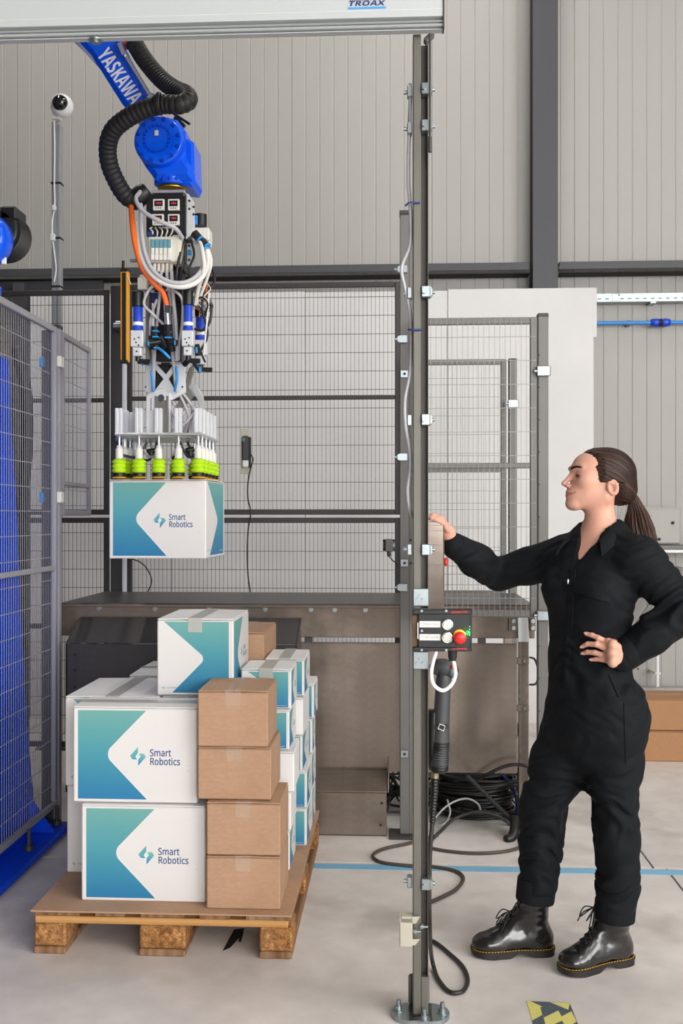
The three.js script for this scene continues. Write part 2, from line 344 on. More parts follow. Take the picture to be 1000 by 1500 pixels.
  // services on the right part of the wall
  thing('cable_tray', 'perforated galvanised cable tray along the wall above the blue pipe', 'cable tray', (g) => {
    const a = X(866, 7.22), b = x1 - 0.2, y1 = Y(435, 7.22), y0 = Y(447, 7.22);
    part('tray', [span(a, b, y0, y1, -7.2, -7.197, 0.0005), span(a, b, y0, y0 + 0.003, -7.29, -7.2, 0.0005), span(a, b, y0, y1, -7.29, -7.287, 0.0005)], M.zinc, g);
    const sl = []; for (let x = a + 0.05; x < b && sl.length < 90; x += 0.052) sl.push(bx(0.024, 0.007, 0.002, x, (y0 + y1) / 2 - 0.008, -7.1965, 0.0005));
    part('slots', sl, M.frameGrey, g, { stuff: true });
    part('joint_plate', span(X(896, 7.2), X(908, 7.2), y0 + 0.004, y1 - 0.002, -7.197, -7.194, 0.001), M.zinc, g);
    part('screw', hex(X(906, 7.2), y1 - 0.012, -7.193, 0.006, 0.006), M.frameDark, g);
    for (const x of [a + 0.4, a + 1.6, a + 2.8]) part('bracket', span(x, x + 0.04, y0 - 0.012, y0, -7.298, -7.2, 0.001), M.zinc, g);
  });
  thing('air_pipe', 'blue compressed air pipe on the wall with a darker blue coupling', 'pipe', (g) => {
    const y = Y(476.5, 7.22), a = X(868, 7.22), b = x1 - 0.2;
    part('pipe', cyl(0.0135, b - a, (a + b) / 2, y, -7.23, 'x', 16), M.bluePipe, g);
    const c = X(967.5, 7.22), k = 7.22 / 1500;
    part('coupling', [lathe([[0.0135, -14 * k], [0.024, -13.5 * k], [0.028, -9 * k], [0.03, -5 * k], [0.024, -3 * k], [0.022, 0]], c, y, -7.23, 20, 'x'), lathe([[0.022, 0], [0.024, 3 * k], [0.03, 5 * k], [0.028, 9 * k], [0.024, 13.5 * k], [0.0135, 14 * k]], c, y, -7.23, 20, 'x')], M.blueFit, g);
    part('coupling_ring', cyl(0.0262, 5 * k, c, y, -7.23, 'x', 20), M.blackMatt, g);
    for (const x of [a + 0.25, a + 1.5, a + 2.7]) part('clip', bx(0.03, 0.034, 0.075, x, y, -7.26, 0.003), M.frameGrey, g);
  });
  thing('electric_box', 'light grey steel box on the right wall, behind the ponytail', 'box', (g) => {
    const a = X(941, 7.1), b = X(998, 7.1);
    part('housing', span(a, b, Y(797, 7.1), Y(743, 7.1), -7.29, -7.12, 0.006), M.wall, g);
    part('lid', span(a + 0.01, b - 0.01, Y(795, 7.1), Y(746, 7.1), -7.119, -7.1, 0.004), M.wall, g);
    for (const [px, py] of [[985, 766], [965, 790]]) { const p = at(px, py, 7.098); part('lock', cyl(0.011, 0.008, p.x, p.y, -7.098, 'z', 14), M.blackMatt, g); }
  });
  thing('wall_ledge', 'grey ledge with a white lower edge under the electric box', 'ledge', (g) => {
    part('shelf', span(X(905, 7.1), X(1060, 7.1), Y(804, 7.1), Y(798, 7.1), -7.295, -7.1, 0.003), M.frameGrey, g);
    part('edge_strip', span(X(905, 7.1), X(1060, 7.1), Y(809, 7.1), Y(804.5, 7.1), -7.295, -7.09, 0.003), M.white, g);
  });
  struct('baseboard_back', span(seams[4] + 0.04, x1, 0, Y(1004, 7.2), -7.295, -7.2, 0.006), M.wall);
  thing('conduit', 'thin white vertical conduit on the right wall, seen under her elbow', 'conduit', (g) => {
    const x = X(962.5, 7.12); part('pipe', rod(V(x, Y(1003, 7.1), -7.12), V(x, Y(809.5, 7.1), -7.12), 0.011, 12), M.white, g);
    for (const py of [860, 930, 985]) part('clip', span(x - 0.02, x + 0.02, Y(py, 7.1), Y(py - 3, 7.1), -7.296, -7.105, 0.002), M.offWhite, g);
  });
  thing('diagonal_brace', 'grey flat steel brace leaning up to the wall, seen through the bent arm', 'brace', (g) => {
    const a = at(868, 1013, 6.92), b = at(990, 841, 6.92), d = b.clone().sub(a).normalize(); a.addScaledVector(d, -a.y / d.y + 0.03);
    part('bar', bar(a, b, 0.065, 0.02), M.frameGrey, g); part('wall_plate', bx(0.09, 0.09, 0.34, b.x, b.y, -7.1, 0.003), M.frameGrey, g); part('foot_plate', bx(0.14, 0.012, 0.1, a.x, 0.006, a.z, 0.002), M.frameGrey, g);
  });
}
// LED battens under the ceiling, a lamp in each
{
  const w = 0.14;
  LAMPS.forEach(([x, z, len, k], i) => {
    const o = new THREE.Group(); o.name = numbered('ceiling_light'); o.position.set(x, HALL.top - 0.5, z); scene.add(o);
    tag(o, 'long white LED batten lamp hung under the hall ceiling', 'lamp', 'LED battens under the ceiling');
    part('housing', bx(w + 0.04, 0.07, len + 0.05, 0, 0.045, 0, 0.006), M.white, o); part('diffuser', bx(w, 0.012, len, 0, 0.004, 0, 0.002), M.lamp, o);
    for (const s of [-1, 1]) part('cable', rod(V(0, 0.08, s * len * 0.4), V(0, 0.5, s * len * 0.4), 0.004, 6), M.frameGrey, o);
    const l = new THREE.RectAreaLight(0xfffaf2, LAMP_LIGHT * k, w, len); l.position.set(x, HALL.top - 0.51, z); l.rotation.x = -Math.PI / 2; scene.add(l);
  });
}
// markings on the floor
{
  const z0 = -4.12, z1 = -4.18;
  single('blue_floor_line', span(X(440, 4.15), HALL.x1 - 0.5, 0.0002, 0.0012, z0, z1, 0), M.tapeBlue, 'long pale blue tape line on the concrete floor behind the woman', 'tape');
  const cv = document.createElement('canvas'); cv.width = 256; cv.height = 192; const c = cv.getContext('2d');
  c.fillStyle = '#4c565e'; c.fillRect(0, 0, 256, 192); c.fillStyle = '#d6cb72';
  const uvp = (x, y) => { const l = 270 + (y - 155) * 0.26, r = 765 + (y - 155) * 0.31; return [(x - l) / (r - l) * 256, (y - 158) / 700 * 192]; };
  for (const q of [[[270, 155], [318, 160], [450, 220], [425, 235], [445, 320], [330, 388]], [[535, 160], [770, 160], [745, 245]], [[458, 350], [630, 258], [662, 325], [668, 378], [500, 452], [475, 430]], [[662, 328], [778, 262], [832, 380], [700, 458], [668, 380]], [[425, 462], [480, 425], [510, 470], [560, 600], [480, 640]], [[520, 480], [690, 470], [720, 590], [570, 660]], [[860, 470], [900, 590], [760, 640], [720, 520]], [[420, 700], [560, 660], [600, 860], [440, 860]], [[760, 720], [900, 660], [960, 860], [800, 860]]]) { c.beginPath(); q.forEach(([x, y], i) => (i ? c.lineTo(...uvp(x, y)) : c.moveTo(...uvp(x, y)))); c.fill(); }
  const rr = rng(5); c.fillStyle = 'rgba(170,160,150,.55)'; for (let i = 0; i < 60; i++) c.fillRect(rr() * 256, rr() * 192, 2 + rr() * 7, 1 + rr() * 3);
  const t = new THREE.CanvasTexture(cv); t.colorSpace = THREE.SRGBColorSpace;
  const A = at(770, 1461, 3.0), k = (py) => EYE * FOCAL / (py - HORIZON), g0 = at(771, 1461, k(1461)), g1 = at(834, 1462, k(1462)), g2 = at(872, 1555, k(1555)), g3 = at(798, 1555, k(1555));
  const g = new THREE.BufferGeometry(), top = [g0, g1, g2, g3], p = [], uv = [], U = [[0, 1], [1, 1], [1, 0], [0, 0]], q = (l, y) => l.forEach((i) => { p.push(top[i].x, y, top[i].z); uv.push(...U[i]); });
  q([0, 2, 1], 0.0012); q([0, 3, 2], 0.0012); for (let i = 0; i < 4; i++) { const j = (i + 1) % 4; for (const [n, y] of [[i, .0002], [i, .0012], [j, .0012], [i, .0002], [j, .0012], [j, .0002]]) { p.push(top[n].x, y, top[n].z); uv.push(...U[n]); } }
  g.setAttribute('position', new THREE.Float32BufferAttribute(p, 3)); g.setAttribute('uv', new THREE.Float32BufferAttribute(uv, 2)); g.computeVertexNormals();
  single('hazard_tape', g, mat(0xffffff, 0.6, 0, { map: t }), 'worn piece of yellow and black hazard tape stuck to the floor', 'tape');
  // the worn black mark and scuffs under the pallet are paint on the floor
  const sk = (pts, h) => { const s = new THREE.Shape(pts.map(([px, py]) => { const d = EYE * FOCAL / (py - HORIZON), w = at(px, py, d); return new THREE.Vector2(w.x, w.z); })); const e = new THREE.ExtrudeGeometry(s, { depth: h, bevelEnabled: false }); e.rotateX(Math.PI / 2); return e.translate(0, 0.001, 0); };
  single('paint_mark', [sk([[326, 1398], [338, 1375], [343, 1366], [358, 1364], [352, 1376], [337, 1393]], 0.0008), sk([[349, 1384], [352, 1370], [357, 1368], [353, 1384]], 0.0008)], M.blackMatt, 'black smear of paint on the floor between two pallet blocks', 'mark');
}
// ---------------------------------------------------------------- mesh fences
function zincClamp(x, y, z, w, h, d) { return [bx(w, h, d, x, y, z, 0.003), bx(w * 0.5, h * 1.25, d * 0.6, x, y, z + d * 0.3, 0.003)]; }
function meshPanel(name, label, a, b, y0, y1, o = {}) {        // a, b: [x, z] of the two ends
  const fr = o.frame ?? 0.03, mF = o.mat ?? M.frameDark, mW = o.wire ?? M.wire, L = Math.hypot(b[0] - a[0], b[1] - a[1]);
  return thing(name, label, 'fence', (g) => {
    const ang = -Math.atan2(b[1] - a[1], b[0] - a[0]);
    const put = (gs) => [gs].flat(9).map((k) => { k.rotateY(ang); return k.translate(a[0], 0, a[1]); });
    const f2 = fr * 0.7;
    part('stile', put(bx(fr, y1 - y0, f2, fr / 2, (y0 + y1) / 2, 0, 0.003)), mF, g); part('stile', put(bx(fr, y1 - y0, f2, L - fr / 2, (y0 + y1) / 2, 0, 0.003)), mF, g);
    for (const y of [y0 + fr / 2, y1 - fr / 2]) part('rail', put(bx(L - 2 * fr, fr, f2, L / 2, y, 0, 0.003)), mF, g);
    for (const y of o.rails ?? []) part('rail', put(bx(L - 2 * fr, fr * 0.8, f2, L / 2, y, 0, 0.003)), mF, g);
    const w = [], zo = o.front ?? 0.012, tv = o.tv ?? 0.002, th = o.th ?? 0.0028;
    const nv = Math.round(L / (o.pv ?? 0.023));
    for (let i = 1; i < nv; i++) w.push(plain(tv, y1 - y0 - 0.012, tv, L * i / nv, (y0 + y1) / 2, zo));
    for (let y = y1 - (o.first ?? 0.085); y > y0 + 0.02; y -= o.ph ?? 0.103) w.push(plain(L - 0.01, th, th, L / 2, y, zo - tv / 2 - th / 2));
    part('wire_mesh', put(w), mW, g, { stuff: true });
    for (const [t, y, wd] of o.clamps ?? []) part('clamp', put(bx(wd ?? 0.05, 0.05, 0.05, t, y, 0.02, 0.004)), M.zinc, g);
  });
}
{
  const D = 5.7, yA = Y(413, D), yB = Y(754, D);
  const xl = X(160, D), xr0 = X(186, D), xr1 = X(586, D);
  meshPanel('mesh_fence_panel', 'upper dark mesh fence panel behind the gripper and the held carton', [xr0, -D], [xr1, -D], yB, yA, { rails: [Y(582, D)] });
  meshPanel('mesh_fence_panel', 'lower dark mesh fence panel behind the conveyor, below the held carton', [xr0, -D], [xr1, -D], 0.12, yB - 0.016, { rails: [0.8] });
  meshPanel('mesh_fence_panel', 'upper dark mesh fence panel left of the gripper, in front of the camera pole', [xl - 1.3, -D], [xl, -D], yB, Y(420, D), { rails: [Y(584, D)] });
  meshPanel('mesh_fence_panel', 'lower dark mesh fence panel at the back left, behind the near fence post', [xl - 1.3, -D], [xl, -D], 0.12, yB - 0.016, { rails: [0.8] });
  thing('fence_post', 'dark grey fence post between two back panels, beside the yellow sensor bar', 'post', (g) => {
    part('post', span(xl + 0.012, xr0 - 0.012, 0.012, yA - 0.005, -D - 0.05, -D + 0.02, 0.004), M.frameDark, g);
    part('foot_plate', bx(0.16, 0.012, 0.16, (xl + xr0) / 2, 0.006, -D - 0.02), M.frameDark, g);
    for (const py of [476, 640, 790]) part('clamp', bx(0.045, 0.05, 0.05, xr0 - 0.03, Y(py, D), -D + 0.035, 0.004), M.zinc, g);
  });
  // panels of the right side
  const y0 = 0.985, y1 = 2.285;
  meshPanel('mesh_fence_panel', 'grey mesh fence panel above the right end of the conveyor, in front of her arm', [X(604, 4.48) + 0.01, -4.48], [X(786, 4.48), -4.48], y0, y1, { rails: [1.642], mat: M.frameGrey, wire: M.wireLight, first: 0.085 });
  meshPanel('mesh_fence_panel', 'farther grey mesh fence panel seen through the mesh beside the hand', [X(590, 5.66), -5.66], [X(741, 5.66), -5.66], y0, y1, { rails: [1.675], mat: M.frameGrey, wire: M.wireLight, first: 0.105 });
  const bigPost = (label, pa, pb, d, ptop, clamps) => thing('fence_post', label, 'post', (g) => {
    const a = X(pa, d), b = X(pb, d), w = b - a, h = Y(ptop, d);
    part('post', bx(w, h - 0.012, w, (a + b) / 2, 0.006 + h / 2, -d - w / 2, 0.004), M.frameGrey, g);
    part('cap', bx(w + 0.002, 0.02, w + 0.002, (a + b) / 2, h - 0.004, -d - w / 2, 0.004), M.frameDark, g);
    part('foot_plate', bx(w + 0.1, 0.012, w + 0.06, (a + b) / 2, 0.006, -d - w / 2), M.frameDark, g);
    for (const py of clamps) { part('clamp', bx(w * 1.3, 0.045, 0.02, (a + b) / 2, Y(py, d), -d + 0.012, 0.004), M.zinc, g); part('bolt', hex(a - 0.008, Y(py, d), -d + 0.012, 0.009, 0.02, 'x'), M.zinc, g); }
    for (let i = 0; i < 14; i++) part('hole', cyl(0.003, 0.004, a + 0.006, 0.3 + i * 0.14, -d, 'z', 8), M.blackMatt, g);
  });
  bigPost('grey fence post right of the near mesh panel, partly behind the woman', 787.5, 803, 4.47, 463, [546, 900]);
  bigPost('shorter looking grey fence post seen through the mesh, behind her forearm', 745, 757, 5.62, 528, [593, 818]);
  // fence along the left, running away from the camera
  const xL = -1.535;
  meshPanel('mesh_fence_panel', 'long light grey mesh fence panel at the left edge, before the blue pedestal', [xL, -3.5], [xL, -4.545], 0.115, 2.275, { mat: M.fenceLight, wire: M.fenceLight, frame: 0.028, rails: [1.19], front: -0.012, pv: 0.025, tv: 0.002, th: 0.0028, first: 0.11 });
  meshPanel('mesh_fence_panel', 'short light grey mesh fence panel ending in mid-air beside the held carton', [xL - 0.005, -4.64], [xL - 0.02, -5.13], 1.425, 2.275, { mat: M.fenceLight, wire: M.fenceLight, frame: 0.026, front: -0.012, pv: 0.025, tv: 0.002, th: 0.0028, rails: [1.575], first: 0.11 });
  thing('fence_post', 'light grey fence post at the end of the left fence, nearest the pallet', 'post', (g) => {
    const x = xL; part('post', span(x - 0.016, x + 0.012, 0.012, 2.275, -4.6, -4.565, 0.003), M.fenceLight, g);
    part('cap', span(x - 0.06, x + 0.012, 2.275, 2.292, -4.62, -4.56, 0.003), M.frameDark, g);
    part('post_back', span(x - 0.075, x - 0.02, 0.012, 2.27, -4.64, -4.58, 0.003), M.frameDark, g, { label: 'dark rear half of the post' });
    part('foot_plate', bx(0.16, 0.012, 0.12, x - 0.03, 0.006, -4.6), M.frameDark, g);
    for (const py of [526, 728]) { const y = Y(py, 4.56); part('clamp', bx(0.028, 0.05, 0.05, x + 0.012, y, -4.57, 0.004), M.offWhite, g); part('clamp', bx(0.02, 0.045, 0.03, x - 0.07, y, -4.572, 0.003), M.blueRing, g, { label: 'blue clamp' }); }
  });
}
// ---------------------------------------------------------------- the conveyor
thing('conveyor', 'long grey steel conveyor frame along the back of the cell', 'conveyor', (g) => {
  const d = 4.72, z = -d, x0 = X(88, d), x1 = X(783, d), y = (py) => Y(py, d);
  part('top_cover', [span(x0, x1, y(885) - 0.012, y(885), -5.44, z - 0.004, 0.003), span(x0, x1, y(885) - 0.1, y(885) - 0.012, -5.44, -5.43, 0.002)], M.steelDark, g);
  part('side_rail', [span(x0, x1, y(934), y(888), z - 0.012, z, 0.003), span(x0, x1, y(934), y(932), z - 0.05, z - 0.01, 0.001), span(x0, x1, y(891), y(887), z - 0.02, z + 0.006, 0.002)], M.steel, g);
  const bolts = [145, 227, 306, 388, 455, 490, 535, 664, 688]; for (const px of bolts) { const x = X(px, d); part('bolt', [cyl(0.011, 0.004, x, y(893.5), z + 0.002, 'z', 14), hex(x, y(893.5), z + 0.006, 0.008, 0.008)], M.zinc, g); }
  for (const [pa, pb] of [[744, 759], [775, 784]]) {
    part('bracket', span(X(pa, d), X(pb, d), y(923), y(904), z + 0.001, z + 0.009, 0.003), M.steel, g);
    for (const py of [908, 918]) part('bolt', hex((X(pa, d) + X(pb, d)) / 2, y(py), z + 0.014, 0.011, 0.012), M.zinc, g);
  }
  // legs
  const leg = (pa, pb, zz, top) => part('leg', span(X(pa, d), X(pb, d), 0.0, y(top), zz - 0.055, zz, 0.003), M.steel, g);
  leg(760, 775, z - 0.02, 938); leg(760, 775, -5.38, 938); leg(120, 136, z - 0.06, 938); leg(120, 136, -5.38, 938);
  part('leg_gusset', prism([[X(758, d), y(938)], [X(774.5, d), y(938)], [X(772, d), y(903)], [X(757, d), y(903)]], 0.012).translate(0, 0, z + 0.016), M.alu, g, { label: 'bright bent plate at the top of the end leg' });
  for (const py of [967, 1036]) { part('leg_tab', span(X(757.5, d), X(775, d), y(py + 5), y(py - 5), z - 0.02, z - 0.012, 0.002), M.steel, g); part('bolt', hex(X(768, d), y(py), z - 0.008, 0.006, 0.008), M.zinc, g); }
  part('cross_tube', span(X(136, d), X(760, d), 0.30, 0.35, -5.37, -5.33, 0.003), M.steelDark, g);
  // skirt plates
  part('skirt_panel', [span(X(438, d), X(597, d), y(1131), y(943), z - 0.012, z - 0.008, 0.001), span(X(438, d), X(597, d), y(944), y(942), z - 0.03, z - 0.008, 0.001)], M.steel, g);
  part('skirt_panel', [span(X(599, d), X(757, d), y(1131), y(943), z - 0.012, z - 0.008, 0.001), span(X(599, d), X(757, d), y(944), y(942), z - 0.03, z - 0.008, 0.001)], M.steel, g);
  for (const px of [445, 700]) part('skirt_hanger', span(X(px, d), X(px + 12, d), y(944), y(932), z - 0.03, z - 0.022, 0.001), M.steelDark, g);
});
thing('chute_hood', 'dark sheet steel hood on the front of the conveyor, behind the stacked cartons', 'hood', (g) => {
  const zf = -4.5, zb = -4.7, a = X(99, 4.5), b = X(437, 4.55), ty = Y(906, 4.7), fy = Y(943, 4.5);
  const p = prism([[zb, ty], [zf, fy], [zf, fy - 0.006], [zb, ty - 0.006]].map(([q, w]) => [q, w]), b - a, 0.0008); p.rotateY(-Math.PI / 2); p.translate((a + b) / 2, 0, 0);
  part('sloped_top', p, M.steelDark, g);
  part('front_panel', span(a - 0.01, b, 0.19, fy - 0.008, zf - 0.006, zf, 0.002), M.steelDark, g);
  for (const x of [a - 0.004, b - 0.006]) { const s = prism([[zb, ty], [zf, fy], [zf, 0.19], [zb, 0.19]], 0.005, 0.0006); s.rotateY(-Math.PI / 2); part('side_panel', s.translate(x, 0, 0), M.steelDark, g); }
  for (const py of [962, 985, 1010]) part('rivet', cyl(0.006, 0.004, X(110, 4.5), Y(py, 4.5), zf + 0.002, 'z', 10), M.blackMatt, g);
  for (const px of [130, 400]) part('leg', span(X(px, 4.6), X(px + 14, 4.6), 0, 0.2, -4.64, -4.59, 0.003), M.steelDark, g);
});
thing('steel_plinth', 'low scuffed steel box with a sloped top standing under the conveyor', 'plinth', (g) => {
  const zf = -4.55, a = X(452, 4.55), b = X(566, 4.55), zb = -4.7, fy = Y(1160, 4.55), by = Y(1128, 4.7);
  part('body', [span(a, b, 0.004, fy - 0.004, zb, zf, 0.003)], M.steel, g);
  const s = prism([[zf + 0.002, fy - 0.002], [zf + 0.002, fy + 0.004], [zb, by], [zb, fy - 0.004]], b - a + 0.006, 0.0006); s.rotateY(-Math.PI / 2); part('sloped_top', s.translate((a + b) / 2, 0, 0), M.steel, g);
  const w = prism([[zf, fy - 0.004], [zf, fy + 0.002], [zb - 0.02, by + 0.06], [zb - 0.02, fy - 0.004]], 0.004, 0.0005); w.rotateY(-Math.PI / 2); part('end_flange', w.translate(b + 0.008, 0, 0), M.steel, g);
  for (const [px, py] of [[559, 1176], [557.5, 1208]]) part('hole', cyl(0.006, 0.004, X(px, 4.55), Y(py, 4.55), zf + 0.001, 'z', 12), M.blackMatt, g);
  part('base_lip', span(a, b, 0, 0.004, zb, zf - 0.006, 0), M.blackMatt, g);
});
// ---------------------------------------------------------------- the pallet
const PX0 = X(49, 3.27), PX1 = X(427, 3.27), PZ0 = 3.27, PZ1 = 4.42, DECK = 0.144;
thing('wooden_pallet', 'worn wooden pallet with chipboard blocks carrying the stacked cartons', 'pallet', (g) => {
  const W = PX1 - PX0, r = rng(31), bw = [0.15, 0.1, 0.145, 0.1, 0.15], tot = 0.645, gapW = (W - tot) / 4;
  let x = PX0; const M3 = [M.woodBrown, M.woodGrey, M.woodBrown, M.woodBrown, M.woodGrey];
  bw.forEach((w, i) => { part('deck_board', span(x, x + w, 0.122, DECK, -PZ1, -PZ0 - r() * 0.006, 0.003), M3[i], g, { turn: true }); x += w + gapW; });
  const bxs = [[PX0, 0.105], [(PX0 + PX1) / 2 - 0.075, 0.15], [PX1 - 0.105, 0.105]], zs = [PZ0 + 0.004, (PZ0 + PZ1) / 2 - 0.07, PZ1 - 0.145];
  for (const z of zs) part('stringer_board', span(PX0 + 0.004, PX1 - 0.012, 0.1, 0.122, -z - 0.14, -z + 0.002, 0.003), M.woodLight, g);
  for (const [a, w] of bxs) {
    part('bottom_board', span(a, a + w, 0, 0.022, -PZ1, -PZ0, 0.004), M.woodBrown, g, { turn: true });
    for (const z of zs) part('block', bx(w, 0.078, 0.14, a + w / 2 + (r() - 0.5) * 0.004, 0.061, -z - 0.07 + (r() - 0.5) * 0.004, 0.006), M.osb, g);
  }
});
single('cardboard_sheet', span(PX0 - 0.002, PX1 + 0.003, DECK + 0.0005, DECK + 0.0055, -PZ1, -3.248, 0.0005), M.kraft, 'flat brown cardboard sheet between the pallet and the cartons', 'sheet');

// ---------------------------------------------------------------- cartons
const CARD = (() => {
  const cv = document.createElement('canvas'); cv.width = 2048; cv.height = 768; const c = cv.getContext('2d');
  c.fillStyle = '#e0dcda'; c.fillRect(0, 0, 2048, 768);
  const teal = (y0, y1) => { const g = c.createLinearGradient(0, y0, 0, y1); g.addColorStop(0, '#6fa8a2'); g.addColorStop(0.45, '#4a98a6'); g.addColorStop(1, '#2478a8'); return g; };
  const logo = (x, y, s) => {                                  // two arrow heads biting into each other
    const g = c.createLinearGradient(x - s, y - s, x + s * 0.6, y + s); g.addColorStop(0, '#7cc4b0'); g.addColorStop(1, '#1f74b4');
    const poly = (p) => { c.beginPath(); p.forEach(([a, b], i) => (i ? c.lineTo(x + a * s, y + b * s) : c.moveTo(x + a * s, y + b * s))); c.closePath(); c.fill(); };
    c.fillStyle = g; poly([[-0.02, -1], [-1, -0.08], [-0.72, 0.32], [-0.12, 0.32], [-0.34, 0], [-0.02, -0.36]]);
    const h = c.createLinearGradient(x, y - s * 0.4, x, y + s); h.addColorStop(0, '#7cc4b0'); h.addColorStop(1, '#2a7fb4'); c.fillStyle = h;
    poly([[0.02, 1], [0.98, 0.04], [0.72, -0.32], [0.08, -0.32], [0.32, 0], [0.02, 0.34]]);
  };
  const text = (x, y, s) => { c.fillStyle = '#1f4a7d'; c.font = `${s}px sans-serif`; c.strokeStyle = '#1f4a7d'; c.lineWidth = s * 0.035; for (const [w, q] of [['Smart', -0.12], ['Robotics', 0.82]]) { c.fillText(w, x, y + s * q); c.strokeText(w, x, y + s * q); } };
  { // long side at x 0..1152
    const W = 1152, H = 768, y0 = 0.045 * H, y1 = 0.965 * H;
    c.fillStyle = teal(y0, y1); c.beginPath(); c.moveTo(0.04 * W, y0); c.lineTo(0.59 * W, y0); c.arcTo(0.25 * W, 0.5 * H, 0.595 * W, y1, 75); c.lineTo(0.595 * W, y1); c.lineTo(0.04 * W, y1); c.fill();
    logo(0.525 * W, 0.52 * H, 74); text(0.618 * W, 0.525 * H, 74);
  }
  { // short side at x 1152..1920
    const o = 1152, W = 768, H = 768, y0 = 0.035 * H, y1 = 0.965 * H;
    c.fillStyle = teal(y0, y1); c.beginPath(); c.moveTo(o + 0.94 * W, y0); c.lineTo(o + 0.08 * W, y0); c.arcTo(o + 0.64 * W, 0.52 * H, o + 0.2 * W, y1, 60); c.lineTo(o + 0.2 * W, y1); c.lineTo(o + 0.94 * W, y1); c.fill();
    logo(o + 0.085 * W, 0.9 * H, 16); c.fillStyle = '#5b7fa8'; c.font = '20px sans-serif'; c.fillText('Smart Robotics', o + 0.13 * W, 0.91 * H);
    c.fillStyle = '#eef4f4'; c.font = '22px sans-serif'; c.fillText('Smart Robotics', o + 0.72 * W, 0.93 * H);
  }
  const r = rng(17); for (let i = 0; i < 14; i++) { c.strokeStyle = `rgba(40,60,80,${0.15 + r() * 0.25})`; c.lineWidth = 1 + r(); const x = r() * 1900, y = r() * 768; c.beginPath(); c.moveTo(x, y); c.lineTo(x + 6 + r() * 26, y - r() * 12); c.stroke(); }
  const t = new THREE.CanvasTexture(cv); t.colorSpace = THREE.SRGBColorSpace; return mat(0xffffff, 0.55, 0, { map: t });
})();
const atlas = { front: [0, 1152], side: [1152, 1920], blank: [1940, 2030] };
function carton(name, label, o) {                              // o: x0, x1 (front, metres), d (depth of the front), base, h, depth, kind, turned (the short side is the front), tilt
  const w0 = o.x1 - o.x0, w = o.turned ? o.depth : w0, d = o.turned ? w0 : o.depth, h = o.h, kraft = o.kind === 'brown', g = new THREE.Group();
  const mB = kraft ? o.mat ?? M.kraft : o.kind === 'plain' ? M.whiteCard : CARD, mF = kraft ? mB : M.whiteCard, b = chamferBox(w, h - 0.008, d, 0.004).translate(0, (h - 0.008) / 2, 0);
  if (mB === CARD) {
    const p = b.attributes.position, n = b.attributes.normal, uv = [];
    for (let i = 0; i < p.count; i++) {
      const nx = n.getX(i), ny = n.getY(i), nz = n.getZ(i), v = p.getY(i) / h; let u, r;
      if (Math.abs(ny) > 0.6) [u, r] = [0.5, atlas.blank]; else if (Math.abs(nz) >= Math.abs(nx)) [u, r] = [(nz > 0 ? 1 : -1) * p.getX(i) / w + 0.5, atlas.front]; else [u, r] = [(nx > 0 ? -1 : 1) * p.getZ(i) / d + 0.5, atlas.side];
      uv.push((r[0] + Math.max(0.002, Math.min(0.998, u)) * (r[1] - r[0])) / 2048, Math.max(0.003, Math.min(0.997, v)));
    }
    b.setAttribute('uv', new THREE.Float32BufferAttribute(uv, 2));
  }
  part('body', b, mB, g);
  const r = rng(Math.round(o.x0 * 1000 + o.base * 777 + o.d * 333) | 0);
  for (const s of [-1, 1]) { const f = chamferBox(w - 0.002, 0.004, d / 2 - 0.0015, 0.0012); f.translate(0, 0, -s * d / 4); f.rotateX(s * (0.006 + r() * 0.014)); f.translate(0, h - 0.0045, s * d / 2 - s * 0.0005); part('flap', f, mF, g); }
  if (o.tape !== false) {
    const tm = kraft ? M.tapeClear : M.tapeGrey, tw = Math.min(0.05, d * 0.3);
    part('tape', [bx(w + 0.002, 0.0008, tw, 0, h + 0.0006, 0, 0), bx(0.0008, 0.05, tw, w / 2 + 0.0008, h - 0.0244, 0, 0), bx(0.0008, 0.05, tw, -w / 2 - 0.0008, h - 0.0244, 0, 0)], tm, g, { label: 'clear packing tape' });
  }
  g.rotation.y = (o.turned ? -Math.PI / 2 : 0) + (o.tilt ?? 0);
  g.position.set((o.x0 + o.x1) / 2, o.base, -o.d - o.depth / 2);
  g.name = numbered(name); scene.add(g); tag(g, label, 'carton', o.group); return g;
}
